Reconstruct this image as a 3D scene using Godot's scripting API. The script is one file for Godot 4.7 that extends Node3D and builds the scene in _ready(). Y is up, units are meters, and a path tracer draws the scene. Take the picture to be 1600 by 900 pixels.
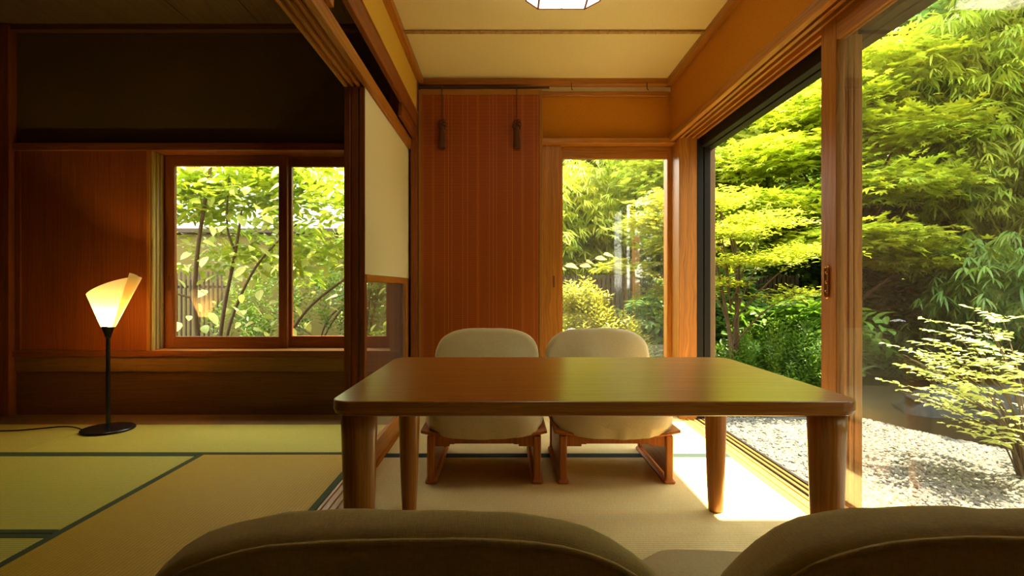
extends Node3D
# A Japanese tatami room with a low table, four legless-back chairs and a garden outside.
# Units are metres; y is up; the camera looks along -z. "d" below is distance in front of the camera (z = -d).

var rng := RandomNumberGenerator.new()
var M := {}
var taken := {}
var box_count := 0

# ------------------------------------------------------------------ mesh builder
class MB:
	var v := PackedVector3Array()
	var n := PackedVector3Array()
	var t := PackedVector2Array()
	var ix := PackedInt32Array()
	func poly(p: Array, nor: Vector3, uv: Array) -> void:
		var at := v.size()
		for i in p.size():
			v.append(p[i]); n.append(nor); t.append(uv[i])
		for i in range(1, p.size() - 1):
			ix.append_array([at, at + i + 1, at + i])
	func face(p: Array, out: Vector3, long_axis: int, shift: Vector2) -> void:
		var nor: Vector3 = (p[1] - p[0]).cross(p[2] - p[0]).normalized()
		if nor.dot(out) < 0.0:
			p.reverse()
			nor = -nor
		var k := nor.abs().max_axis_index()
		var uv := []
		for q in p:
			if k == long_axis:
				uv.append(Vector2(q[(k + 1) % 3], q[(k + 2) % 3]) + shift)
			else:
				uv.append(Vector2(q[long_axis], q[3 - k - long_axis]) + shift)
		poly(p, nor, uv)
	func grid(rows: Array, wrap: bool, uscale := 1.0, vscale := 1.0, flip := false) -> void:
		# rows of points; smooth normals from neighbours; wrap joins the last column to the first
		var at := v.size()
		var nr: int = rows.size()
		var nc: int = rows[0].size()
		for r in nr:
			for c in nc:
				var a: Vector3 = rows[maxi(r - 1, 0)][c]
				var b: Vector3 = rows[mini(r + 1, nr - 1)][c]
				var cl: int = (c - 1 + nc) % nc if wrap else maxi(c - 1, 0)
				var cr: int = (c + 1) % nc if wrap else mini(c + 1, nc - 1)
				var e: Vector3 = rows[r][cr] - rows[r][cl]
				var nor := e.cross(b - a)
				if nor.length() < 1e-12:
					var r2: int = r + 1 if r < nr / 2 else r - 1
					nor = ((rows[r2][cr] - rows[r2][cl]) as Vector3).cross(b - a)
				nor = nor.normalized()
				v.append(rows[r][c]); n.append(-nor if flip else nor)
				t.append(Vector2(c * uscale / nc, r * vscale / nr))
		var last: int = nc if wrap else nc - 1
		for r in nr - 1:
			for c in last:
				var p := at + r * nc + c
				var q := at + r * nc + (c + 1) % nc
				if flip:
					ix.append_array([p, q, p + nc, q, q + nc, p + nc])
				else:
					ix.append_array([p, p + nc, q, q, p + nc, q + nc])
	func mesh() -> ArrayMesh:
		var a := []
		a.resize(Mesh.ARRAY_MAX)
		a[Mesh.ARRAY_VERTEX] = v; a[Mesh.ARRAY_NORMAL] = n; a[Mesh.ARRAY_TEX_UV] = t; a[Mesh.ARRAY_INDEX] = ix
		var m := ArrayMesh.new()
		m.add_surface_from_arrays(Mesh.PRIMITIVE_TRIANGLES, a)
		return m

func add_box(b: MB, lo: Vector3, hi: Vector3, bev := 0.002) -> void:
	var c := (lo + hi) / 2.0
	var h := (hi - lo).abs() / 2.0
	var be: float = minf(bev, minf(h.x, minf(h.y, h.z)) * 0.45)
	var la := h.max_axis_index()
	box_count += 1
	var sh := Vector2(fmod(box_count * 0.377, 3.0), fmod(box_count * 0.193, 3.0))
	var p := {}
	for sx in [-1, 1]:
		for sy in [-1, 1]:
			for sz in [-1, 1]:
				var s := Vector3(sx, sy, sz)
				for k in 3:
					var q := s * (h - Vector3.ONE * be)
					q[k] = s[k] * h[k]
					p[[sx, sy, sz, k]] = c + q
	for k in 3:
		var i := (k + 1) % 3
		var j := (k + 2) % 3
		for s in [-1, 1]:
			var f := []
			for ij in [[-1, -1], [1, -1], [1, 1], [-1, 1]]:
				var e := [0, 0, 0]
				e[k] = s; e[i] = ij[0]; e[j] = ij[1]
				f.append(p[[e[0], e[1], e[2], k]])
			var o := Vector3.ZERO
			o[k] = s
			b.face(f, o, la, sh)
		for si in [-1, 1]:
			for sj in [-1, 1]:
				var f := []
				for q in [[-1, i], [1, i], [1, j], [-1, j]]:
					var e := [0, 0, 0]
					e[k] = q[0]; e[i] = si; e[j] = sj
					f.append(p[[e[0], e[1], e[2], q[1]]])
				var o := Vector3.ZERO
				o[i] = si; o[j] = sj
				b.face(f, o, la, sh)
	for sx in [-1, 1]:
		for sy in [-1, 1]:
			for sz in [-1, 1]:
				b.face([p[[sx, sy, sz, 0]], p[[sx, sy, sz, 1]], p[[sx, sy, sz, 2]]], Vector3(sx, sy, sz), la, sh)

func add_lathe(b: MB, at: Vector3, prof: Array, seg := 32, sx := 1.0, sz := 1.0) -> void:
	var rows := []
	for q in prof:
		var row := PackedVector3Array()
		for s in seg:
			var a := TAU * s / seg
			row.append(at + Vector3(cos(a) * q[0] * sx, q[1], sin(a) * q[0] * sz))
		rows.append(row)
	b.grid(rows, true, 0.3, 1.0, true)
	for i in range(b.t.size() - rows.size() * seg, b.t.size()):
		b.t[i] = Vector2(b.v[i].y, b.t[i].x)

func add_tube(b: MB, pts: Array, rad: Array, seg := 8) -> void:
	var rows := []
	var side := Vector3.RIGHT
	for i in pts.size():
		var dir: Vector3 = (pts[mini(i + 1, pts.size() - 1)] - pts[maxi(i - 1, 0)]).normalized()
		if absf(dir.dot(side)) > 0.95 or i == 0:
			side = dir.cross(Vector3.UP if absf(dir.y) < 0.9 else Vector3.RIGHT).normalized()
		side = (side - dir * side.dot(dir)).normalized()
		var up := side.cross(dir)
		var row := PackedVector3Array()
		for s in seg:
			var a := TAU * s / seg
			row.append(pts[i] + (side * cos(a) + up * sin(a)) * rad[mini(i, rad.size() - 1)])
		rows.append(row)
	var first := PackedVector3Array()
	var last := PackedVector3Array()
	for s in seg:
		first.append(pts[0]); last.append(pts[-1])
	rows.push_front(first)
	rows.append(last)
	b.grid(rows, true, 0.2, 1.0)

func rounded_rect(x0: float, x1: float, z0: float, z1: float, r: float, seg := 8) -> Array:
	var out := []
	for c in [[x1 - r, z1 - r, 0.0], [x0 + r, z1 - r, PI / 2], [x0 + r, z0 + r, PI], [x1 - r, z0 + r, 1.5 * PI]]:
		for s in seg + 1:
			var a: float = c[2] + PI / 2 * s / seg
			out.append([Vector2(c[0] + cos(a) * r, c[1] + sin(a) * r), Vector2(cos(a), sin(a))])
	return out

func add_slab(b: MB, outline: Array, rings: Array, uvscale := 1.0) -> void:
	# outline: [point, outward normal] in xz; rings: [inset, y] from bottom to top; flat caps
	var prev := []
	for k in rings.size():
		var row := []
		for o in outline:
			var q: Vector2 = o[0] - o[1] * rings[k][0]
			row.append(Vector3(q.x, rings[k][1], q.y))
		if k > 0:
			for i in row.size():
				var j := (i + 1) % row.size()
				var out := Vector3(outline[i][1].x, 0, outline[i][1].y) * (1.0 if absf(rings[k][1] - rings[k - 1][1]) > 1e-5 else 0.0) + Vector3.UP * (0.01 if k > rings.size() / 2 else -0.01)
				if prev[i].distance_to(prev[j]) < 1e-6:
					continue
				var f := [prev[i], prev[j], row[j], row[i]]
				var nor: Vector3 = (f[1] - f[0]).cross(f[2] - f[0]).normalized()
				if nor.dot(out) < 0.0:
					f.reverse(); nor = -nor
				var uv := []
				for q in f:
					uv.append(Vector2(q.x + q.z * 0.3, q.y + q.z) * uvscale)
				b.poly(f, nor, uv)
		if k == 0 or k == rings.size() - 1:
			var f := row.duplicate()
			var up := Vector3.UP if k > 0 else Vector3.DOWN
			var c: Vector3 = Vector3.ZERO
			for q in f:
				c += q / f.size()
			for i in f.size():
				var a: Vector3 = f[i]
				var e: Vector3 = f[(i + 1) % f.size()]
				var tri := [c, a, e]
				if (a - c).cross(e - c).dot(up) < 0.0:
					tri = [c, e, a]
				var uv := []
				for q in tri:
					uv.append(Vector2(q.x, q.z) * uvscale)
				b.poly(tri, up, uv)
		prev = row

# ------------------------------------------------------------------ nodes
func numbered(called: String) -> String:
	taken[called] = taken.get(called, -1) + 1
	return called if taken[called] == 0 else "%s_%03d" % [called, taken[called]]

func thing(called: String, label: String, category: String, at := Vector3.ZERO, group := "") -> Node3D:
	var o := Node3D.new()
	o.name = numbered(called)
	add_child(o)
	o.position = at
	o.set_meta("label", label)
	o.set_meta("category", category)
	if group:
		o.set_meta("group", group)
	return o

func setting(called: String, label := "") -> Node3D:
	var o := Node3D.new()
	o.name = called
	add_child(o)
	o.set_meta("kind", "structure")
	if label:
		o.set_meta("label", label)
		o.set_meta("category", called.split("_")[0])
	return o

func part(parent: Node3D, called: String, b, mat: Material) -> MeshInstance3D:
	var o := MeshInstance3D.new()
	o.name = called
	o.mesh = b.mesh() if b is MB else b
	o.material_override = mat
	o.cast_shadow = GeometryInstance3D.SHADOW_CASTING_SETTING_ON
	parent.add_child(o, true)
	return o

func box(parent: Node3D, called: String, mat: Material, x0: float, x1: float, y0: float, y1: float, d0: float, d1: float, bev := 0.002) -> MeshInstance3D:
	var b := MB.new()
	add_box(b, Vector3(x0, y0, -d1), Vector3(x1, y1, -d0), bev)
	return part(parent, called, b, mat)

# ------------------------------------------------------------------ textures and materials
func noise_of(seed_: int, freq: float, oct := 3) -> FastNoiseLite:
	var f := FastNoiseLite.new()
	f.seed = seed_
	f.noise_type = FastNoiseLite.TYPE_SIMPLEX_SMOOTH
	f.frequency = freq
	f.fractal_octaves = oct
	return f

func wood_texture(seed_: int, contrast: float, fine: float) -> ImageTexture:
	# grain along u
	var im := Image.create(512, 512, false, Image.FORMAT_RGB8)
	var a := noise_of(seed_, 1.0, 2)
	var f := noise_of(seed_ + 7, 1.0, 2)
	for y in 512:
		for x in 512:
			# wrap in both directions by sampling a torus-like path
			var ang := TAU * x / 512.0
			var cx := cos(ang) * 0.9
			var sx := sin(ang) * 0.9
			var wob := a.get_noise_3d(cx, sx, y * 0.012) * 1.4
			var band := a.get_noise_3d(cx * 0.35, sx * 0.35, y * 0.075 + wob)
			var fib := f.get_noise_3d(cx * 1.6, sx * 1.6, y * fine)
			var g := 1.0 - contrast * (0.5 - 0.6 * band) - contrast * 0.55 * (0.5 - 0.5 * fib)
			g = clampf(g, 0.0, 1.0)
			im.set_pixel(x, y, Color(g, pow(g, 1.12), pow(g, 1.3)))
	im.generate_mipmaps()
	return ImageTexture.create_from_image(im)

func tatami_textures() -> Array:
	# 16 cm tile, ribs along u every 12 mm or so, fine rush strands across them
	var im := Image.create(512, 512, false, Image.FORMAT_RGB8)
	var hm := Image.create(512, 512, false, Image.FORMAT_L8)
	var f := noise_of(5, 0.5, 1)
	for y in 512:
		for x in 512:
			var ph := y / 512.0 * 12.0
			var rib := absf(sin(ph * PI))
			var strand := 0.5 + 0.5 * sin(x / 512.0 * TAU * 64.0 + (PI if int(ph) % 2 == 0 else 0.0))
			var nse := f.get_noise_2d(x * 0.9, floor(ph) * 9.0)
			var h := clampf(0.2 + 0.6 * pow(rib, 0.6) + 0.15 * strand, 0.0, 1.0)
			hm.set_pixel(x, y, Color(h, h, h))
			var g := clampf(0.78 + 0.13 * pow(rib, 0.7) + 0.04 * strand + 0.09 * nse, 0.0, 1.0)
			im.set_pixel(x, y, Color(g, g * 0.985, g * 0.93))
	return [ImageTexture.create_from_image(im), ImageTexture.create_from_image(hm)]

func cloth_textures() -> Array:
	var im := Image.create(256, 256, false, Image.FORMAT_RGB8)
	var hm := Image.create(256, 256, false, Image.FORMAT_L8)
	var f := noise_of(11, 0.05, 3)
	for y in 256:
		for x in 256:
			var w := 0.5 + 0.25 * sin(x * TAU / 4.0) + 0.25 * sin(y * TAU / 4.0)
			var s := f.get_noise_2d(x * 0.6, y * 4.0) * 0.5 + f.get_noise_2d(x * 4.0 + 99.0, y * 0.6) * 0.5
			var h := clampf(0.5 * w + 0.25 + 0.3 * s, 0.0, 1.0)
			hm.set_pixel(x, y, Color(h, h, h))
			var g := clampf(0.88 + 0.06 * w + 0.12 * s, 0.0, 1.0)
			im.set_pixel(x, y, Color(g, g, g))
	return [ImageTexture.create_from_image(im), ImageTexture.create_from_image(hm)]

func speckle_texture(seed_: int, freq: float, lo: float, hi: float) -> ImageTexture:
	var im := Image.create(512, 512, false, Image.FORMAT_RGB8)
	var f := noise_of(seed_, freq, 4)
	var c := FastNoiseLite.new()
	c.seed = seed_ + 1
	c.noise_type = FastNoiseLite.TYPE_CELLULAR
	c.cellular_return_type = FastNoiseLite.RETURN_CELL_VALUE
	c.frequency = freq * 2.0
	for y in 512:
		for x in 512:
			var g := lerpf(lo, hi, clampf(0.5 + 0.35 * f.get_noise_2d(x, y) + 0.35 * c.get_noise_2d(x, y), 0.0, 1.0))
			im.set_pixel(x, y, Color(g, g, g))
	return ImageTexture.create_from_image(im)

func lin(r: float, g: float, b: float) -> Color:
	return Color(r, g, b).linear_to_srgb()

func mat(called: String, c: Color, rough := 0.7, spec := 0.5) -> StandardMaterial3D:
	var m := StandardMaterial3D.new()
	m.resource_name = called
	m.albedo_color = c
	m.roughness = rough
	m.metallic_specular = spec
	M[called] = m
	return m

func wood(called: String, c: Color, tex: Texture2D, rough := 0.5, su := 0.7, sv := 2.2) -> StandardMaterial3D:
	var m := mat(called, c, rough, 0.45)
	m.albedo_texture = tex
	m.uv1_scale = Vector3(su, sv, 1)
	m.texture_filter = BaseMaterial3D.TEXTURE_FILTER_LINEAR_WITH_MIPMAPS_ANISOTROPIC
	return m

func tri(m: StandardMaterial3D, tex: Texture2D, s: float) -> void:
	m.albedo_texture = tex
	m.uv1_triplanar = true
	m.uv1_world_triplanar = true
	m.uv1_scale = Vector3.ONE * s

func leafy(called: String, c: Color, back: Color, rough := 0.45) -> StandardMaterial3D:
	var m := mat(called, c, rough, 0.45)
	m.vertex_color_use_as_albedo = true
	m.backlight_enabled = true
	m.backlight = back
	m.cull_mode = BaseMaterial3D.CULL_DISABLED
	return m

func make_materials() -> void:
	var w1 := wood_texture(3, 0.24, 0.5)
	var w2 := wood_texture(21, 0.2, 0.9)
	wood("cedar frame", lin(0.66, 0.255, 0.028), w1, 0.42)
	wood("pale cypress", lin(0.76, 0.40, 0.085), w2, 0.45)
	wood("jamb wood", lin(0.82, 0.62, 0.20), w2, 0.45)
	wood("red brown wood", lin(0.38, 0.105, 0.012), w1, 0.5)
	wood("panel wood", lin(0.42, 0.105, 0.012), w2, 0.55, 0.5, 3.0)
	wood("dark wainscot", lin(0.20, 0.075, 0.018), w2, 0.6)
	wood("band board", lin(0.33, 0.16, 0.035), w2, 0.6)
	wood("table wood", lin(0.64, 0.25, 0.032), w1, 0.3, 0.8, 3.0)
	M["table wood"].clearcoat_enabled = true
	M["table wood"].clearcoat = 0.3
	M["table wood"].clearcoat_roughness = 0.24
	wood("chair wood", lin(0.60, 0.19, 0.025), w2, 0.4)
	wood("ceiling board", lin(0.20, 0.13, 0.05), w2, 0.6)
	wood("bamboo pole", lin(0.62, 0.36, 0.10), w2, 0.4)
	wood("fence wood", lin(0.10, 0.07, 0.045), w1, 0.8)
	wood("bark", lin(0.16, 0.11, 0.06), w1, 0.85, 3.0, 3.0)
	var plaster := speckle_texture(31, 0.09, 0.93, 1.0)
	tri(mat("ochre plaster", lin(0.61, 0.235, 0.014), 0.9, 0.2), plaster, 1.3)
	tri(mat("gold plaster", lin(0.74, 0.44, 0.055), 0.9, 0.2), plaster, 1.3)
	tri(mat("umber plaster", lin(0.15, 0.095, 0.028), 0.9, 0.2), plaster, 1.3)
	tri(mat("ceiling paper", lin(0.90, 0.74, 0.36), 0.9, 0.2), speckle_texture(33, 0.2, 0.9, 1.0), 2.0)
	var tt := tatami_textures()
	for q in [["green tatami", lin(0.70, 0.59, 0.105)], ["sheen toned tatami", lin(0.66, 0.39, 0.02)], ["beige tatami", lin(0.88, 0.70, 0.36)]]:  # the gold tone paints the sheen of lengthwise weave into the mat colour
		var m := mat(q[0], q[1], 0.6, 0.25)
		m.albedo_texture = tt[0]
		m.uv1_scale = Vector3(6.0, 6.0, 1)
		m.heightmap_enabled = true
		m.heightmap_texture = tt[1]
		m.heightmap_scale = 0.12
		m.texture_filter = BaseMaterial3D.TEXTURE_FILTER_LINEAR_WITH_MIPMAPS_ANISOTROPIC
	var ct := cloth_textures()
	var cm := mat("canvas", lin(0.82, 0.68, 0.41), 0.9, 0.2)
	cm.albedo_texture = ct[0]
	cm.uv1_triplanar = true
	cm.uv1_scale = Vector3.ONE * 9.0
	cm.heightmap_enabled = true
	cm.heightmap_texture = ct[1]
	cm.heightmap_scale = 0.08
	cm.rim_enabled = true
	cm.rim = 0.3
	mat("green border", lin(0.075, 0.085, 0.035), 0.85, 0.2)
	mat("teal border", lin(0.045, 0.065, 0.06), 0.85, 0.2)
	mat("blind slat", lin(0.36, 0.075, 0.005), 0.55, 0.4)
	mat("blind thread", lin(0.70, 0.28, 0.06), 0.9, 0.2)
	tri(mat("brocade", lin(0.58, 0.25, 0.05), 0.8, 0.2), speckle_texture(41, 0.25, 0.6, 1.0), 9.0)
	mat("tassel", lin(0.13, 0.055, 0.03), 0.9, 0.2)
	mat("black metal", lin(0.012, 0.011, 0.010), 0.25, 0.5)
	mat("sash metal", lin(0.016, 0.013, 0.010), 0.65, 0.3)
	var br := mat("brass", lin(0.45, 0.20, 0.06), 0.3, 0.5)
	br.metallic = 0.9
	var sp := mat("shoji paper", lin(0.86, 0.76, 0.46), 0.85, 0.2)
	sp.backlight_enabled = true
	sp.backlight = Color(0.5, 0.48, 0.4)
	var lp := mat("shade paper", lin(0.88, 0.80, 0.58), 0.8, 0.2)
	lp.backlight_enabled = true
	lp.backlight = Color(1.0, 0.9, 0.66)
	lp.cull_mode = BaseMaterial3D.CULL_DISABLED
	var gl := mat("pane glass", Color(0.9, 0.95, 0.92, 0.04), 0.02, 0.5)
	gl.transparency = BaseMaterial3D.TRANSPARENCY_ALPHA
	var bulb := mat("bulb glow", lin(0.9, 0.8, 0.6), 0.5)
	bulb.emission_enabled = true
	bulb.emission = Color(1.0, 0.78, 0.45)
	bulb.emission_energy_multiplier = 6.0
	var lan := mat("lantern glow", lin(0.9, 0.86, 0.75), 0.7)
	lan.emission_enabled = true
	lan.emission = Color(1.0, 0.97, 0.88)
	lan.emission_energy_multiplier = 1.6
	# outdoors
	tri(mat("gravel ground", lin(0.36, 0.35, 0.32), 0.95, 0.2), speckle_texture(51, 0.22, 0.35, 1.0), 2.2)
	tri(mat("gravel stone", lin(0.38, 0.37, 0.345), 0.8, 0.3), speckle_texture(52, 0.05, 0.55, 1.0), 3.0)
	M["gravel stone"].vertex_color_use_as_albedo = true
	tri(mat("soil", lin(0.05, 0.035, 0.014), 0.95, 0.2), speckle_texture(53, 0.1, 0.4, 1.0), 1.2)
	tri(mat("moss", lin(0.13, 0.15, 0.03), 0.95, 0.2), speckle_texture(54, 0.1, 0.5, 1.0), 1.5)
	tri(mat("rock", lin(0.07, 0.078, 0.075), 0.8, 0.3), speckle_texture(55, 0.04, 0.5, 1.0), 1.2)
	tri(mat("garden wall plaster", lin(0.15, 0.12, 0.035), 0.95, 0.2), plaster, 0.8)
	tri(mat("house plaster", lin(0.75, 0.72, 0.66), 0.95, 0.2), plaster, 0.8)
	tri(mat("roof tile", lin(0.20, 0.21, 0.22), 0.6, 0.5), plaster, 1.5)
	tri(mat("eave board", lin(0.25, 0.15, 0.07), 0.8, 0.3), plaster, 1.5)
	leafy("leaf", Color.WHITE, Color(1.0, 1.0, 0.75), 0.4)
	mat("petal", lin(0.52, 0.50, 0.58), 0.8, 0.2)
	mat("bamboo culm", lin(0.16, 0.17, 0.05), 0.5, 0.4)

# ------------------------------------------------------------------ _ready
func _ready() -> void:
	rng.seed = 20240611
	# camera: level, one-point perspective, lens shifted a little
	var cam := Camera3D.new()
	cam.name = "camera"
	cam.projection = Camera3D.PROJECTION_FRUSTUM
	cam.near = 0.05
	cam.far = 200.0
	cam.size = 900.0 / 850.0 * cam.near
	cam.frustum_offset = Vector2(12.0, -1.0) / 850.0 * cam.near
	cam.position = Vector3(0, 0.87, 0)
	add_child(cam)
	cam.current = true
	# sky and exposure
	var env := Environment.new()
	env.background_mode = Environment.BG_SKY
	env.tonemap_mode = Environment.TONE_MAPPER_LINEAR
	env.tonemap_exposure = 2.1
	env.sdfgi_enabled = true
	env.ssao_enabled = true
	env.ssil_enabled = true
	var sky := Sky.new()
	var sm := ProceduralSkyMaterial.new()
	sm.sky_top_color = Color(0.86, 0.88, 0.86)
	sm.sky_horizon_color = Color(1.0, 0.97, 0.88)
	sm.sky_energy_multiplier = 2.2
	sm.ground_bottom_color = Color(0.3, 0.3, 0.25)
	sm.ground_horizon_color = Color(0.6, 0.6, 0.55)
	sky.sky_material = sm
	env.sky = sky
	var we := WorldEnvironment.new()
	we.name = "world_environment"
	we.environment = env
	add_child(we)
	# sun: high, from the garden side and a little beyond the room
	var sun := DirectionalLight3D.new()
	sun.name = "sun"
	sun.light_color = Color(1.0, 0.94, 0.76)
	sun.light_energy = 5.0
	sun.light_angular_distance = 0.6
	sun.shadow_enabled = true
	sun.sky_mode = DirectionalLight3D.SKY_MODE_LIGHT_ONLY
	add_child(sun)
	sun.look_at_from_position(Vector3.ZERO, Vector3(-0.33, -1.0, 0.097), Vector3.RIGHT)

	make_materials()
	build_floor()
	build_walls()
	build_ceilings()
	build_partition()
	build_openings()
	build_table()
	build_chairs()
	build_floor_lamp()
	build_blind()
	build_ceiling_lamp()
	build_garden()

# ------------------------------------------------------------------ floor
func tatami(floor_: Node3D, m: String, x0: float, x1: float, d0: float, d1: float, along_x: bool, border: String, edges: Array) -> void:
	# edges: which sides carry a cloth border: "near", "far", "left", "right"
	var b := MB.new()
	var g := 0.0015
	var lo := Vector3(x0 + g, -0.05, -d1 + g)
	var hi := Vector3(x1 - g, 0.0, -d0 - g)
	var be := 0.003
	var top := [Vector3(lo.x + be, 0, lo.z + be), Vector3(hi.x - be, 0, lo.z + be), Vector3(hi.x - be, 0, hi.z - be), Vector3(lo.x + be, 0, hi.z - be)]
	var rim := [Vector3(lo.x, -be, lo.z), Vector3(hi.x, -be, lo.z), Vector3(hi.x, -be, hi.z), Vector3(lo.x, -be, hi.z)]
	var low := [Vector3(lo.x, lo.y, lo.z), Vector3(hi.x, lo.y, lo.z), Vector3(hi.x, lo.y, hi.z), Vector3(lo.x, lo.y, hi.z)]
	var la := 0 if along_x else 2
	b.face(top.duplicate(), Vector3.UP, la, Vector2.ZERO)
	for i in 4:
		var j := (i + 1) % 4
		var mid: Vector3 = (rim[i] + rim[j]) / 2.0 - (lo + hi) / 2.0
		mid.y = 0.0
		b.face([top[i], top[j], rim[j], rim[i]], mid.normalized() + Vector3.UP, la, Vector2.ZERO)
		b.face([rim[i], rim[j], low[j], low[i]], mid, la, Vector2.ZERO)
	b.face(low.duplicate(), Vector3.DOWN, la, Vector2.ZERO)
	var o := part(floor_, "tatami_mat", b, M[m])
	for e in edges:
		var w := 0.031
		var c := MB.new()
		var l := lo
		var h := hi
		l.y = -0.02
		h.y = 0.0018
		match e:
			"near": l.z = h.z - w
			"far": h.z = l.z + w
			"left": h.x = l.x + w
			"right": l.x = h.x - w
		add_box(c, l, h, 0.0015)
		part(o, "border", c, M[border])

func build_floor() -> void:
	var f := setting("floor", "tatami mat floor of two adjoining rooms with dark cloth borders")
	box(f, "subfloor", M["eave board"], -3.6, 1.345, -0.25, -0.055, -1.7, 3.95)
	# darker tan strip set flush beside the window wall
	box(f, "floor_strip", M["band board"], -3.45, -0.735, -0.05, 0.0, 3.455, 3.72)
	# room of the lamp
	tatami(f, "green tatami", -3.45, -2.55, 2.835, 3.455, true, "green border", ["near"])
	tatami(f, "green tatami", -2.55, -0.735, 2.835, 3.455, true, "green border", ["near"])
	tatami(f, "sheen toned tatami", -1.595, -0.735, 1.02, 2.835, false, "green border", ["left", "right"])
	tatami(f, "green tatami", -3.45, -1.595, 1.92, 2.835, true, "green border", ["near", "far"])
	tatami(f, "green tatami", -3.45, -1.595, 1.02, 1.92, true, "green border", ["far"])
	tatami(f, "green tatami", -3.45, -1.595, 0.1, 1.02, true, "green border", ["far"])
	tatami(f, "green tatami", -3.45, -0.735, -1.5, 0.1, true, "green border", ["far"])
	tatami(f, "sheen toned tatami", -1.595, -0.735, 0.1, 1.02, false, "green border", ["left", "right"])
	# room of the table
	tatami(f, "beige tatami", -0.618, 1.165, 2.815, 3.72, true, "teal border", ["near"])
	tatami(f, "beige tatami", -0.618, 1.165, 1.02, 2.815, true, "teal border", ["far"])
	tatami(f, "beige tatami", -0.618, 1.165, -1.5, 1.02, true, "teal border", ["far"])
	# door sill between the rooms: ridges and grooves
	var s := setting("trim_1", "grooved wooden door sill flush with the mats between the rooms")
	box(s, "sill_board", M["cedar frame"], -0.735, -0.618, -0.05, -0.006, -1.5, 3.72)
	for x in [[-0.735, -0.722], [-0.704, -0.692], [-0.674, -0.662], [-0.645, -0.618]]:
		box(s, "sill_ridge", M["cedar frame"], x[0], x[1], -0.01, 0.0, -1.5, 3.72, 0.001)
	# sill along the garden side
	var g := setting("trim_2", "wooden sill with metal door tracks along the garden opening")
	box(g, "sill_board", M["pale cypress"], 1.165, 1.355, -0.05, -0.006, -1.5, 3.72)
	for x in [[1.165, 1.196], [1.202, 1.222], [1.246, 1.262]]:
		box(g, "sill_ridge", M["pale cypress"], x[0], x[1], -0.01, 0.0, -1.5, 3.66, 0.001)
	for x in [[1.268, 1.276], [1.300, 1.308], [1.332, 1.342]]:
		box(g, "track_rail", M["sash metal"], x[0], x[1], -0.01, 0.006, -1.5, 3.66, 0.001)
	for x in [[1.278, 1.298], [1.311, 1.329]]:
		box(g, "track_bed", M["cedar frame"], x[0], x[1], -0.01, 0.0, -1.5, 3.66, 0.001)
	box(g, "outer_nosing", M["sash metal"], 1.346, 1.360, -0.09, -0.002, -1.5, 3.70, 0.002)

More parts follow.
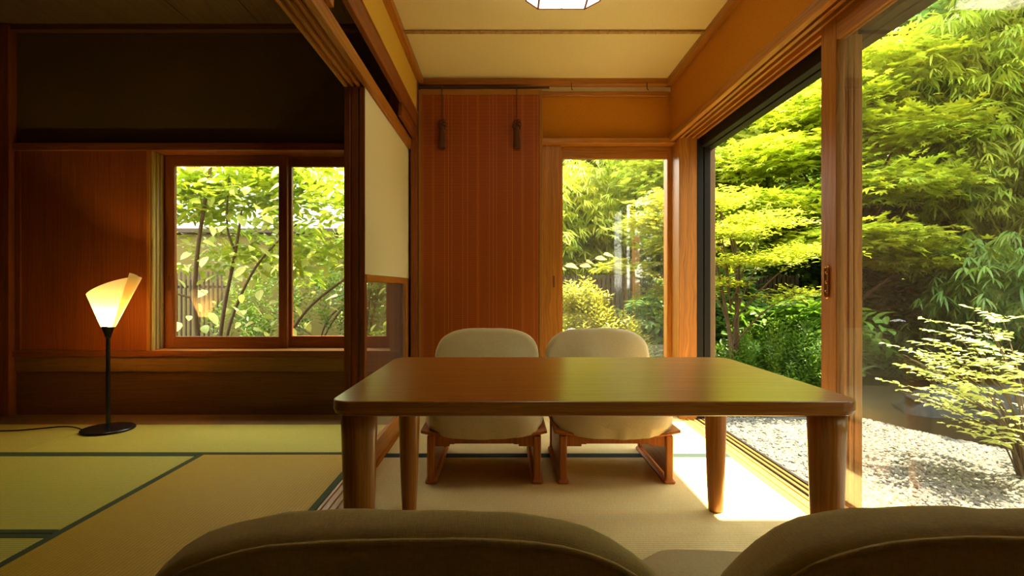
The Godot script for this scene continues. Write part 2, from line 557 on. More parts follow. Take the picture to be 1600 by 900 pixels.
# ------------------------------------------------------------------ walls
func build_walls() -> void:
	var w := setting("wall_back", "end wall of the two rooms with plaster above and wood panels below")
	var dk: Material = M["red brown wood"]
	# room of the lamp
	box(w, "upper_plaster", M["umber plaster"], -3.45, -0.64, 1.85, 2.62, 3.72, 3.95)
	box(w, "lintel", dk, -3.34, -0.64, 1.80, 1.85, 3.685, 4.0)
	box(w, "corner_post", dk, -3.47, -3.335, 0.0, 2.64, 3.66, 3.95)
	box(w, "wall_panel", M["panel wood"], -3.335, -2.425, 0.44, 1.80, 3.712, 3.95)
	box(w, "panel_stile", dk, -3.335, -3.295, 0.44, 1.80, 3.702, 3.72)
	box(w, "lower_rail", dk, -3.335, -0.64, 0.40, 0.440, 3.685, 4.0)
	box(w, "band_board", M["band board"], -3.335, -0.64, 0.295, 0.40, 3.70, 3.95)
	box(w, "wainscot", M["dark wainscot"], -3.335, -0.64, -0.05, 0.295, 3.715, 3.95)
	box(w, "post", dk, -0.78, -0.62, -0.05, 2.64, 3.70, 3.95)
	# room of the table
	box(w, "post", dk, -0.62, -0.575, 0.0, 2.28, 3.60, 3.95)
	box(w, "upper_plaster", M["ochre plaster"], -0.575, 1.20, 1.88, 2.30, 3.72, 3.95)
	box(w, "lintel", M["cedar frame"], -0.575, 1.16, 1.845, 1.88, 3.675, 3.95)
	box(w, "lower_plaster", M["ochre plaster"], -0.575, -0.16, -0.05, 1.845, 3.80, 3.95)
	box(w, "lit_strip", M["ceiling paper"], -0.575, 1.135, 2.203, 2.238, 3.712, 3.722)  # cream colour paints bright light onto the plaster between the rails
	box(w, "picture_rail", M["cedar frame"], -0.575, 1.115, 2.172, 2.196, 3.695, 3.73)
	box(w, "corner_post", M["cedar frame"], 1.157, 1.275, -0.05, 1.90, 3.60, 3.95)
	box(w, "outer_post", M["eave board"], 1.275, 1.42, -0.25, 2.4, 3.66, 3.95)
	# sides
	var l := setting("wall_left", "side wall of the room with the paper lamp")
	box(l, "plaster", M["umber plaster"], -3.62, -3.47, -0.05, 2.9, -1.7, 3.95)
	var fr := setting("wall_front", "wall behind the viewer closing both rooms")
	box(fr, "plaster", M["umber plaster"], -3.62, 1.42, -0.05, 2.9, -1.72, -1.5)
	var r := setting("wall_right", "ochre plaster wall above the garden opening with grooved wooden door head")
	box(r, "upper_plaster", M["ochre plaster"], 1.135, 1.42, 1.90, 2.9, -1.5, 3.72)
	box(r, "lower_plaster", M["ochre plaster"], 1.17, 1.42, -0.05, 1.88, -1.5, 0.54)  # unseen solid stretch put in to block daylight at the near end
	box(r, "head_rail", M["cedar frame"], 1.115, 1.145, 1.856, 1.905, -1.5, 3.72)
	box(r, "head_bed", M["cedar frame"], 1.14, 1.34, 1.878, 1.905, -1.5, 3.70)
	for x in [[1.158, 1.176], [1.196, 1.208], [1.238, 1.250], [1.272, 1.290]]:
		box(r, "head_ridge", M["cedar frame"], x[0], x[1], 1.856, 1.88, -1.5, 3.66, 0.001)
	box(r, "sash_head", M["sash metal"], 1.302, 1.345, 1.80, 1.87, -1.5, 3.66)
	box(r, "sash_head", M["sash metal"], 1.348, 1.40, 1.795, 1.90, -1.5, 3.66)
	box(r, "sash_jamb", M["sash metal"], 1.276, 1.318, -0.02, 1.85, 3.60, 3.66)
	box(r, "sash_jamb", M["sash metal"], 1.324, 1.365, -0.02, 1.85, 3.60, 3.66)

func build_ceilings() -> void:
	var c := setting("ceiling", "cream papered ceiling with a bamboo batten over the table")
	for q in [[-1.5, 0.2], [0.2, 1.6], [1.6, 2.985], [2.985, 3.72]]:
		box(c, "ceiling_panel", M["ceiling paper"], -0.585, 1.14, 2.28, 2.33, q[0] + 0.0005, q[1] - 0.0005, 0.001)
	for d in [0.2, 1.6, 2.985]:
		var b := MB.new()
		var pts := []
		var rad := []
		for i in 60:
			var x := lerpf(-0.575, 1.13, i / 59.0)
			pts.append(Vector3(x, 2.271, -d))
			rad.append(0.0105)
		add_tube(b, pts, rad, 10)
		for x in [-0.44, -0.13, 0.2, 0.52, 0.83, 1.08]:
			add_tube(b, [Vector3(x - 0.004, 2.271, -d), Vector3(x, 2.271, -d), Vector3(x + 0.004, 2.271, -d)], [0.0105, 0.0128, 0.0105], 10)
		part(c, "bamboo_batten", b, M["bamboo pole"])
	box(c, "cornice", M["cedar frame"], -0.60, -0.545, 2.238, 2.285, -1.5, 3.70)
	box(c, "cornice", M["cedar frame"], 1.098, 1.14, 2.238, 2.285, -1.5, 3.70)
	box(c, "cornice", M["cedar frame"], -0.56, 1.10, 2.238, 2.285, 3.665, 3.73)
	var k := setting("ceiling_001", "dark board ceiling over the room with the paper lamp")
	var x := -3.47
	while x < -0.62:
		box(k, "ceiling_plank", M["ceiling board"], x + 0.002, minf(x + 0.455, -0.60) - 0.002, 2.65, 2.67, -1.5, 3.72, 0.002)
		x += 0.455
	box(k, "ceiling_backing", M["eave board"], -3.47, -0.60, 2.671, 2.70, -1.5, 3.95)
	box(k, "cornice", M["dark wainscot"], -3.47, -0.62, 2.61, 2.652, 3.67, 3.73)
	var r := setting("roof", "roof slab of the house with an added unseen eave for shade")
	box(r, "roof_slab", M["eave board"], -3.9, 1.60, 2.92, 3.05, -1.9, 4.10)
	box(r, "added_shade_eave", M["eave board"], 1.42, 3.0, 2.60, 2.66, -1.9, 2.29)  # unseen eave added to cut off the sun patch on the floor

# ------------------------------------------------------------------ partition between the rooms
func build_partition() -> void:
	var k := setting("trim_3", "grooved wooden door head beam and open transom between the rooms")
	var cw: Material = M["cedar frame"]
	box(k, "head_bed", cw, -0.735, -0.618, 1.806, 1.855, -1.5, 3.70)
	for x in [[-0.735, -0.722], [-0.704, -0.692], [-0.674, -0.662], [-0.645, -0.618]]:
		box(k, "head_ridge", cw, x[0], x[1], 1.79, 1.808, -1.5, 3.70, 0.001)
	box(k, "transom_beam", M["red brown wood"], -0.601, -0.577, 1.93, 2.024, -1.5, 3.66)
	box(k, "transom_cap", cw, -0.601, -0.572, 2.0241, 2.030, -1.5, 3.66)
	box(k, "hanger_post", cw, -0.66, -0.60, 1.855, 2.24, 1.70, 1.917)
	box(k, "transom_panel", M["red brown wood"], -0.61, -0.585, 1.855, 1.93, 3.12, 3.66)
	box(k, "upper_plaster", M["gold plaster"], -0.60, -0.580, 2.0301, 2.238, -1.5, 3.66)
	box(k, "upper_plaster", M["umber plaster"], -0.62, -0.601, 2.031, 2.9, -1.5, 3.70)
	# papered sliding door pushed to the far end, behind a reeded post
	for x in [[-0.735, -0.7045], [-0.7035, -0.6695]]:
		box(k, "post_strip", M["red brown wood"], x[0], x[1], 0.0, 1.79, 2.492, 2.53, 0.003)
	var o := setting("door_4", "papered sliding door with a glass foot beside the bamboo blind")
	var x0 := -0.6645
	var x1 := -0.638
	var d0 := 2.49
	var d1 := 3.66
	box(o, "stile", M["red brown wood"], x0, x1, 0.001, 1.789, d0, d0 + 0.035)
	box(o, "stile", cw, x0, x1, 0.001, 1.789, d1 - 0.10, d1)
	box(o, "rail", cw, x0, x1, 0.895, 0.93, d0 + 0.035, d1 - 0.10)
	box(o, "rail", cw, x0, x1, 1.755, 1.789, d0 + 0.035, d1 - 0.10)
	box(o, "rail", cw, x0, x1, 0.001, 0.10, d0 + 0.035, d1 - 0.10)
	for y in [1.20, 1.465]:
		box(o, "lattice_bar", M["pale cypress"], x0 + 0.006, x1 - 0.004, y - 0.004, y + 0.004, d0 + 0.035, d1 - 0.10, 0.0005)
	for d in [2.82, 3.19]:
		box(o, "lattice_bar", M["pale cypress"], x0 + 0.006, x1 - 0.004, 0.93, 1.755, d - 0.003, d + 0.003, 0.0005)
	box(o, "paper", M["shoji paper"], x1 - 0.0005, x1 + 0.0008, 0.931, 1.786, d0 + 0.001, d1 - 0.004, 0.0002)
	box(o, "glass_pane", M["pane glass"], x0 + 0.010, x0 + 0.014, 0.10, 0.895, d0 + 0.035, d1 - 0.10, 0.0002)

# ------------------------------------------------------------------ windows and doors
func sash(o: Node3D, m: Material, x0: float, x1: float, y0: float, y1: float, d: float, th: float, sl: float, sr: float, top: float, bot: float) -> void:
	box(o, "stile", m, x0, x0 + sl, y0, y1, d, d + th)
	box(o, "stile", m, x1 - sr, x1, y0, y1, d, d + th)
	box(o, "rail", m, x0 + sl, x1 - sr, y1 - top, y1, d, d + th)
	box(o, "rail", m, x0 + sl, x1 - sr, y0, y0 + bot, d, d + th)
	box(o, "glass_pane", M["pane glass"], x0 + sl - 0.005, x1 - sr + 0.005, y0 + bot - 0.005, y1 - top + 0.005, d + th * 0.45, d + th * 0.45 + 0.004, 0.0002)

func build_openings() -> void:
	var rb: Material = M["red brown wood"]
	var cw: Material = M["cedar frame"]
	var w := setting("window_1", "wooden sliding window beside the paper lamp looking onto leafy trees")
	box(w, "casing", cw, -2.425, -2.405, 0.44, 1.80, 3.685, 3.95)
	for q in [[3.705, 3.735], [3.745, 3.775], [3.785, 3.82]]:
		box(w, "jamb_strip", M["jamb wood"], -2.405, -2.392, 0.44, 1.80, q[0], q[1], 0.003)
	box(w, "jamb", rb, -2.404, -2.394, 0.44, 1.80, 3.82, 3.95)
	box(w, "sill", cw, -2.40, -0.78, 0.432, 0.4405, 3.69, 3.98)
	var s := Node3D.new()
	s.name = "sash"
	w.add_child(s, true)
	sash(s, rb, -2.392, -1.53, 0.441, 1.798, 3.83, 0.032, 0.068, 0.06, 0.072, 0.082)
	box(s, "finger_pull", M["dark wainscot"], -2.370, -2.352, 0.85, 0.95, 3.828, 3.835)
	var s2 := Node3D.new()
	s2.name = "sash"
	w.add_child(s2, true)
	sash(s2, rb, -1.575, -0.79, 0.441, 1.798, 3.868, 0.032, 0.062, 0.05, 0.07, 0.082)
	box(s2, "finger_pull", M["brass"], -1.556, -1.546, 0.885, 0.90, 3.862, 3.87)
	# glass door in the end wall
	var a := setting("door_1", "narrow glass door in the end wall looking onto bamboo and shrubs")
	sash(a, cw, 0.372, 1.20, 0.002, 1.845, 3.765, 0.034, 0.032, 0.072, 0.084, 0.16)
	# wooden sliding door half behind the blind
	var b := setting("door_2", "plain wooden sliding door half hidden by the bamboo blind")
	box(b, "door_leaf", M["cedar frame"], -0.16, 0.388, 0.002, 1.845, 3.725, 3.757)
	box(b, "finger_pull", M["dark wainscot"], 0.332, 0.346, 0.87, 0.95, 3.7235, 3.728)
	# garden side: large glass sliding doors
	for q in [[3, 1.205, 1.237, 0.55, 2.07, "large glass sliding door with oval brass pull beside the table"]]:
		var o := setting("door_%d" % q[0], q[5])
		var x0: float = q[1]
		var x1: float = q[2]
		var d0: float = q[3]
		var d1: float = q[4]
		box(o, "stile", cw, x0, x1, 0.002, 1.855, d1 - 0.095, d1)
		box(o, "stile", cw, x0, x1, 0.002, 1.855, d0, d0 + 0.09)
		box(o, "rail", cw, x0, x1, 1.77, 1.855, d0 + 0.09, d1 - 0.095)
		box(o, "rail", cw, x0, x1, 0.002, 0.10, d0 + 0.09, d1 - 0.095)
		var gm := MB.new()
		add_box(gm, Vector3(x0 + 0.014, 0.10, -(d1 - 0.095)), Vector3(x0 + 0.019, 1.77, -(d0 + 0.09)), 0.0002)
		part(o, "glass_pane", gm, M["pane glass"])
		if q[0] == 3:
			var h := MB.new()
			var oval := rounded_rect(-0.016, 0.016, -0.062, 0.062, 0.0158, 8)
			add_slab(h, oval, [[0.0, 0.0], [0.0, 0.003], [0.002, 0.005], [0.005, 0.005], [0.007, 0.001], [0.008, 0.0012]])
			var hn := part(o, "door_pull", h, M["brass"])
			hn.transform = Transform3D(Basis(Vector3(0, 0, 1), Vector3(-1, 0, 0), Vector3(0, -1, 0)), Vector3(x0, 0.89, -2.03))
			for k in 3:
				var kn := MB.new()
				add_lathe(kn, Vector3.ZERO, [[0.0001, 0.007], [0.004, 0.0065], [0.006, 0.004], [0.006, 0.0]], 12)
				var kk := part(hn, "stud", kn, M["brass"])
				kk.position = Vector3(0, 0, -0.035 + 0.035 * k)
	var m := setting("trim_4", "reeded wooden mullion outside the garden glass")
	box(m, "mullion", cw, 1.288, 1.317, 0.002, 1.82, 2.0, 2.085)
	for st in [0.014, 0.042, 0.070]:
		box(m, "bead", M["pale cypress"], 1.281, 1.288, 0.02, 1.80, 2.0 + st - 0.007, 2.0 + st + 0.007, 0.003)

# ------------------------------------------------------------------ table
func build_table() -> void:
	var t := thing("low_table", "wide low wooden table with rounded corners and tapered legs", "table", Vector3(0.2265, 0, -1.755))
	var hx := 0.6585
	var hz := 0.425
	var b := MB.new()
	add_slab(b, rounded_rect(-hx, hx, -hz, hz, 0.055, 10), [[0.012, 0.552], [0.004, 0.556], [0.0, 0.566], [0.0, 0.586], [0.0012, 0.589], [0.004, 0.5905]])
	part(t, "table_top", b, M["table wood"])
	for sx in [-1, 1]:
		for sz in [-1, 1]:
			var l := MB.new()
			var prof := [[0.0001, 0.0], [0.024, 0.0], [0.027, 0.004]]
			for i in 13:
				var f := i / 12.0
				prof.append([lerpf(0.0275, 0.046, pow(f, 0.8)), lerpf(0.008, 0.5515, f)])
			prof.append([0.0001, 0.552])
			add_lathe(l, Vector3(sx * 0.597, 0, sz * 0.365), prof, 32)
			part(t, "leg", l, M["table wood"])

# ------------------------------------------------------------------ chairs
func super_outline(a: float, bb: float, p: float, cx: float, cy: float, seg: int) -> Array:
	var out := []
	for i in seg:
		var th := TAU * i / seg
		var c := cos(th)
		var s := sin(th)
		var k := pow(pow(absf(c), p) + pow(absf(s), p), -1.0 / p)
		out.append(Vector2(cx + c * k * a, cy + s * k * bb))
	return out

func pillow(outline: Array, center: Vector2, half: float, r: float, bulge: float, nz: FastNoiseLite, amp: float) -> MB:
	# outline in the xy plane of the pillow; thickness along z with rounded edges and a little bulge
	var rows := []
	var steps := []
	for i in 8:
		steps.append([1.0 - i / 7.0, 1.0, 0.0])           # front face, from the middle outwards
	for i in range(1, 8):
		var a := PI / 2 * i / 8.0
		steps.append([0.0, cos(a), sin(a)])
	for i in range(0, 8):
		var a := PI / 2 * i / 7.0
		steps.append([0.0, -sin(a), cos(a)])
	for i in range(1, 8):
		steps.append([i / 7.0, -1.0, 0.0])
	for s in steps:
		var row := PackedVector3Array()
		for q in outline:
			var dirv: Vector2 = q - center
			var len_ := dirv.length()
			var u := dirv / len_
			var rad: float
			var z: float
			if s[2] == 0.0 and absf(s[1]) == 1.0:
				rad = (len_ - r) * (1.0 - s[0])
				z = s[1] * (half + bulge * (1.0 - pow(1.0 - s[0], 2.2)))
			else:
				rad = len_ - r + r * s[2]
				z = (half - r) * signf(s[1]) + r * s[1] if absf(s[1]) > 1e-6 else 0.0
			var p := Vector3(center.x + u.x * rad, center.y + u.y * rad, z)
			if nz:
				var w := nz.get_noise_3d(p.x * 10.0, p.y * 10.0, p.z * 16.0) + 0.45 * absf(nz.get_noise_3d(p.x * 34.0 + p.y * 12.0, p.y * 9.0, p.z * 30.0 + 7.0))
				p += Vector3(u.x * 0.6, u.y * 0.6, signf(z)) * w * amp
			row.append(p)
		rows.append(row)
	var b := MB.new()
	b.grid(rows, true, 2.0, 1.0, true)
	return b

func make_chair(label: String, group: String, at: Vector3, turn: float, seed_: int) -> void:
	# local axes: the sitter faces +z; origin on the floor under the middle of the seat
	var t := thing("tatami_chair", label, "chair", at, group)
	t.rotation.y = turn
	var cw: Material = M["chair wood"]
	var nz := noise_of(seed_, 0.35, 2)
	# backrest cushion in a loose cover, leaning back a little
	var ol := super_outline(0.279, 0.21, 3.2, 0.0, 0.445, 72)
	var back := part(t, "backrest", pillow(ol, Vector2(0, 0.445), 0.037, 0.031, 0.016, nz, 0.008), M["canvas"])
	back.transform = Transform3D(Basis(Vector3.RIGHT, -0.13), Vector3(0, 0.0, -0.165))
	for sgn in [-1.0]:
		var pipe := MB.new()
		var pts := []
		for q in ol:
			var dv: Vector2 = q - Vector2(0, 0.445)
			var e: Vector2 = Vector2(0, 0.445) + dv.normalized() * (dv.length() - 0.010)
			var w := (nz.get_noise_3d(e.x * 10.0, e.y * 10.0, sgn * 0.48) + 0.45 * absf(nz.get_noise_3d(e.x * 34.0 + e.y * 12.0, e.y * 9.0, sgn * 0.9 + 7.0))) * 0.008
			pts.append(Vector3(e.x, e.y, sgn * (0.0285 + w)))
		pts.append(pts[0])
		add_tube(pipe, pts, [0.0035], 6)
		part(back, "piping", pipe, M["canvas"])
	# seat cushion, built flat then laid down
	var so := super_outline(0.272, 0.290, 4.2, 0.0, 0.0, 72)
	var seat := part(t, "seat_cushion", pillow(so, Vector2.ZERO, 0.062, 0.05, 0.014, nz, 0.008), M["canvas"])
	seat.transform = Transform3D(Basis(Vector3.RIGHT, -PI / 2), Vector3(0, 0.29, 0.04))
	# loose cover hanging round the cushion, lower in the middle of each side
	var rows := []
	for k in 7:
		var f := k / 6.0
		var row := PackedVector3Array()
		for i in 96:
			var th := TAU * i / 96.0
			var c := cos(th)
			var s := sin(th)
			var kk := pow(pow(absf(c), 4.2) + pow(absf(s), 4.2), -1.0 / 4.2)
			var sag := 0.024 * pow(maxf(0.0, 1.0 - pow(c * kk, 2.0)), 1.0)
			var fold := nz.get_noise_2d(th * 9.0, 3.0) * 0.014 * f
			row.append(Vector3(c * kk * (0.2730 - 0.014 * f * f + fold), lerpf(0.30, 0.232 - sag, f), 0.04 + s * kk * (0.2915 - 0.016 * f * f + fold)))
		rows.append(row)
	rows.reverse()
	var skirt := MB.new()
	skirt.grid(rows, true, 2.0, 0.3, true)
	part(t, "seat_cover", skirt, M["canvas"])
	# bent plywood seat
	var ply := []
	var ply2 := []
	for i in 25:
		var x := lerpf(-0.277, 0.277, i / 24.0)
		var y := 0.205 + 0.024 * pow(absf(x) / 0.277, 2.6)
		ply.append(PackedVector3Array([Vector3(x, y, -0.24), Vector3(x, y, 0.290), Vector3(x, y + 0.004, 0.294), Vector3(x, y + 0.011, 0.294), Vector3(x, y + 0.014, 0.290), Vector3(x, y + 0.014, -0.24)]))
	var pb := MB.new()
	pb.grid(ply, true, 1.0, 1.0, true)
	part(t, "seat_board", pb, cw)
	for sx in [-1.0, 1.0]:
		var lx: float = sx * 0.236
		for z in [0.255, -0.235]:
			var l := MB.new()
			add_box(l, Vector3(lx - 0.017, 0.012, z - 0.016), Vector3(lx + 0.017, 0.214, z + 0.016), 0.005)
			part(t, "leg", l, cw)
		var sp := MB.new()
		add_box(sp, Vector3(lx - 0.009, 0.03, -0.219), Vector3(lx + 0.009, 0.212, 0.239), 0.003)
		part(t, "side_panel", sp, cw)
		var fo := MB.new()
		add_slab(fo, rounded_rect(lx - 0.026, lx + 0.026, -0.258, 0.278, 0.012, 4), [[0.002, 0.0], [0.0, 0.003], [0.0, 0.010], [0.008, 0.018]])
		part(t, "runner", fo, cw)
	for z in [0.252, -0.234]:
		var ap := MB.new()
		var n := 20
		for i in n:
			var xa := lerpf(-0.22, 0.22, i / float(n))
			var xb := lerpf(-0.22, 0.22, (i + 1) / float(n))
			var xm := absf((xa + xb) / 2)
			var yb := 0.163 if xm > 0.16 else (lerpf(0.163, 0.175, clampf((0.16 - xm) / 0.022, 0, 1)))
			add_box(ap, Vector3(xa, yb, z - 0.009), Vector3(xb, 0.207, z + 0.009), 0.0)
		part(t, "apron", ap, cw)

func build_chairs() -> void:
	var g := "covered low chairs round the table"
	make_chair("low wooden chair in cream cover, in front of the bamboo blind", g, Vector3(-0.09, 0, -2.68), 0.0, 101)
	make_chair("low wooden chair in cream cover, in front of the glass door at the end wall", g, Vector3(0.497, 0, -2.68), 0.0, 102)
	make_chair("low chair back in khaki canvas seen from behind, farther from the garden", g, Vector3(-0.093, 0, -0.772), PI, 103)
	make_chair("low chair back in khaki canvas seen from behind, beside the garden glass", g, Vector3(0.479, 0, -0.778), PI, 104)

# ------------------------------------------------------------------ paper floor lamp
func build_floor_lamp() -> void:
	var t := thing("floor_lamp", "lit floor lamp with rolled paper cone shade on a thin black stand", "lamp", Vector3(-2.415, 0, -3.316))
	var b := MB.new()
	add_lathe(b, Vector3.ZERO, [[0.0001, 0.0], [0.138, 0.0], [0.143, 0.004], [0.142, 0.012], [0.134, 0.017], [0.06, 0.022], [0.012, 0.027], [0.0001, 0.028]], 48)
	part(t, "base", b, M["black metal"])
	var p := MB.new()
	add_lathe(p, Vector3.ZERO, [[0.0001, 0.02], [0.0125, 0.021], [0.0115, 0.3], [0.0115, 0.575], [0.0001, 0.577]], 20)
	part(t, "pole", p, M["black metal"])
	var s := MB.new()
	add_lathe(s, Vector3.ZERO, [[0.0001, 0.56], [0.014, 0.562], [0.020, 0.585], [0.036, 0.633], [0.034, 0.635], [0.0001, 0.62]], 28)
	part(t, "socket", s, M["black metal"])
	# rolled paper cone: the two ends overlap, the rim rises to two points on the right
	var rows := []
	for k in 9:
		var f := k / 8.0
		var row := PackedVector3Array()
		for i in 61:
			var u := i / 60.0
			var th := lerpf(-0.30, TAU + 0.42, u)
			# lowest on the left, highest on the right
			var hgt: float = 0.192 + 0.115 * pow(0.5 + 0.5 * cos(th), 1.3) + (0.028 if u > 0.93 else 0.0) * ((u - 0.93) / 0.07)
			var y := 0.628 + hgt * f
			var rr := lerpf(0.036, 0.036 + 0.42 * hgt, f) * (1.0 + 0.03 * u)
			row.append(Vector3(cos(th) * rr + 0.012 * f, y, sin(th) * rr * 0.92))
		rows.append(row)
	var sh := MB.new()
	sh.grid(rows, false)
	part(t, "lamp_shade", sh, M["shade paper"])
	var bu := MB.new()
	add_lathe(bu, Vector3(0, 0.0, 0), [[0.0001, 0.632], [0.011, 0.634], [0.013, 0.65], [0.024, 0.675], [0.026, 0.69], [0.020, 0.708], [0.0001, 0.716]], 16)
	part(t, "bulb", bu, M["bulb glow"])
	var o := OmniLight3D.new()
	o.name = "lamp_light"
	o.position = Vector3(0, 0.688, 0)
	o.light_color = Color(1.0, 0.84, 0.56)
	o.light_energy = 0.13
	o.light_size = 0.02
	o.omni_range = 12.0
	o.omni_attenuation = 2.0
	o.shadow_enabled = true
	t.add_child(o)
	var c := MB.new()
	var pts := []
	for i in 40:
		var f := i / 39.0
		pts.append(Vector3(lerpf(-0.13, -0.80, f), 0.008 + 0.004 * sin(f * 9.0), 0.03 - 0.07 * sin(f * 5.5) * (1.0 - 0.3 * f) - 0.02 * f))
	add_tube(c, pts, [0.0042], 8)
	part(t, "power_cord", c, M["black metal"])
	var sw := MB.new()
	add_slab(sw, rounded_rect(-0.86, -0.79, -0.01, 0.03, 0.012, 6), [[0.003, 0.0], [0.0, 0.004], [0.0, 0.016], [0.005, 0.022]])
	part(t, "cord_switch", sw, M["black metal"])

# ------------------------------------------------------------------ bamboo blind
func build_blind() -> void:
	var r := thing("curtain_rail", "slim dark rail with hooks along the top of the end wall", "rail")
	var b := MB.new()
	add_tube(b, [Vector3(-0.57, 2.207, -3.64), Vector3(0.30, 2.207, -3.64)], [0.008], 10)
	part(r, "rod", b, M["tassel"])
	for x in [0.45, 0.955]:
		var h := MB.new()
		add_tube(h, [Vector3(x, 2.24, -3.64), Vector3(x, 2.20, -3.64), Vector3(x + 0.006, 2.188, -3.632)], [0.003], 6)
		part(r, "hook", h, M["tassel"])
	var t := thing("bamboo_blind", "red brown bamboo slat blind with brocade edge and two tassels", "blind")
	var x0 := -0.572
	var x1 := 0.253
	var s := MB.new()
	var y := 0.16
	var i := 0
	while y < 2.15:
		var z := -3.622 + 0.0015 * sin(i * 1.7)
		add_box(s, Vector3(x0 + 0.018, y, z - 0.0012), Vector3(x1 - 0.018, y + 0.0052, z + 0.0012), 0.0)
		y += 0.0062
		i += 1
	var so := part(t, "slats", s, M["blind slat"])
	so.set_meta("kind", "stuff")
	for k in 19:
		var x: float = lerpf(x0 + 0.03, x1 - 0.03, k / 18.0) + [0.0, 0.022, -0.012, 0.018, 0.0, -0.02, 0.01][k % 7]
		box(t, "thread", M["blind thread"], x - 0.0008, x + 0.0008, 0.16, 2.15, 3.6185, 3.6195, 0.0)
	box(t, "brocade_edge", M["brocade"], x0, x0 + 0.021, 0.14, 2.185, 3.615, 3.628, 0.002)
	box(t, "brocade_edge", M["brocade"], x1 - 0.021, x1, 0.14, 2.185, 3.615, 3.628, 0.002)
	box(t, "brocade_edge", M["brocade"], x0 + 0.021, x1 - 0.021, 2.15, 2.185, 3.615, 3.628, 0.002)
	box(t, "brocade_edge", M["brocade"], x0 + 0.021, x1 - 0.021, 0.14, 0.17, 3.615, 3.628, 0.002)
	for x in [-0.412, 0.083]:
		var c := MB.new()
		add_tube(c, [Vector3(x, 2.215, -3.63), Vector3(x, 2.2, -3.606), Vector3(x, 2.10, -3.60), Vector3(x, 1.99, -3.597)], [0.0035], 6)
		part(t, "cord", c, M["tassel"])
		var kn := MB.new()
		for q in 7:
			var a := TAU * q / 7.0
			var pts := []
			for w in 13:
				var th := TAU * w / 12.0
				var cc := Vector3(cos(a) * 0.016, sin(a) * 0.022, 0.004 * sin(a * 3.0))
				pts.append(Vector3(x, 1.945, -3.594) + cc + Vector3(cos(th + a) * 0.013, sin(th + a) * 0.016, 0.006 * sin(th * 2.0)))
			add_tube(kn, pts, [0.0034], 6)
		part(t, "knot", kn, M["tassel"])
		var ta := MB.new()
		add_lathe(ta, Vector3(x, 0, -3.594), [[0.0001, 1.935], [0.012, 1.93], [0.017, 1.90], [0.019, 1.85], [0.022, 1.795], [0.016, 1.792], [0.0001, 1.796]], 14)
		for q in 16:
			var a := TAU * q / 16.0
			add_tube(ta, [Vector3(x + cos(a) * 0.016, 1.90, -3.594 + sin(a) * 0.016), Vector3(x + cos(a) * 0.0225, 1.788, -3.594 + sin(a) * 0.0225)], [0.0028], 5)
		part(t, "tassel", ta, M["tassel"])

# ------------------------------------------------------------------ ceiling lantern
func build_ceiling_lamp() -> void:
	var t := thing("ceiling_lamp", "lit white paper lantern in a thin wooden frame on the ceiling", "lamp", Vector3(0.262, 2.28, -2.26))
	# octagon plan: wide flat bottom, sides leaning out towards the ceiling
	var oct := []
	for q in [[-0.107, 0.24], [0.107, 0.24], [0.165, 0.17], [0.165, -0.17], [0.107, -0.24], [-0.107, -0.24], [-0.165, -0.17], [-0.165, 0.17]]:
		oct.append(Vector2(q[0], q[1]))
	var lo := -0.13
	var panels := [[0, 1, 4, 5], [1, 2, 3, 4], [0, 7, 6, 5]]
	for pn in panels:
		var b := MB.new()
		var f := []
		for i in pn:
			f.append(Vector3(oct[i].x, lo, oct[i].y))
		b.face(f, Vector3.DOWN, 0, Vector2.ZERO)
		part(t, "paper_panel", b, M["lantern glow"])
	for i in 8:
		var j := (i + 1) % 8
		var b := MB.new()
		var p0: Vector2 = oct[i]
		var p1: Vector2 = oct[j]
		b.face([Vector3(p0.x, lo, p0.y), Vector3(p1.x, lo, p1.y), Vector3(p1.x, -0.005, p1.y), Vector3(p0.x, -0.005, p0.y)], Vector3(p0.x + p1.x, 0, p0.y + p1.y), 0, Vector2.ZERO)
		part(t, "paper_panel", b, M["lantern glow"])
		var r := MB.new()
		add_tube(r, [Vector3(p0.x, lo, p0.y), Vector3(p1.x, lo, p1.y)], [0.0035], 6)
		add_tube(r, [Vector3(p0.x, lo, p0.y), Vector3(p0.x, 0.0, p0.y)], [0.003], 6)
		part(t, "frame_bar", r, M["red brown wood"])
	for x in [-0.107, 0.107]:
		var r := MB.new()
		add_tube(r, [Vector3(x, lo, -0.24), Vector3(x, lo, 0.24)], [0.005], 6)
		part(t, "frame_bar", r, M["red brown wood"])
	for s in [-1.0, 1.0]:
		var r := MB.new()
		add_tube(r, [Vector3(0.0, lo - 0.001, -0.235), Vector3(s * 0.105, lo - 0.001, -0.14), Vector3(s * 0.105, lo - 0.001, 0.14), Vector3(0.0, lo - 0.001, 0.235)], [0.001], 5)
		part(t, "lattice_string", r, M["bamboo pole"])
	var a := AreaLight3D.new()
	a.name = "lantern_light"
	a.area_size = Vector2(0.3, 0.42)
	a.position = Vector3(0, lo - 0.02, 0)
	a.rotation.x = -PI / 2
	a.light_color = Color(1.0, 0.93, 0.78)
	a.light_energy = 0.06
	a.area_range = 12.0
	a.shadow_enabled = true
	t.add_child(a)

# ------------------------------------------------------------------ garden
var SPRAY := {}

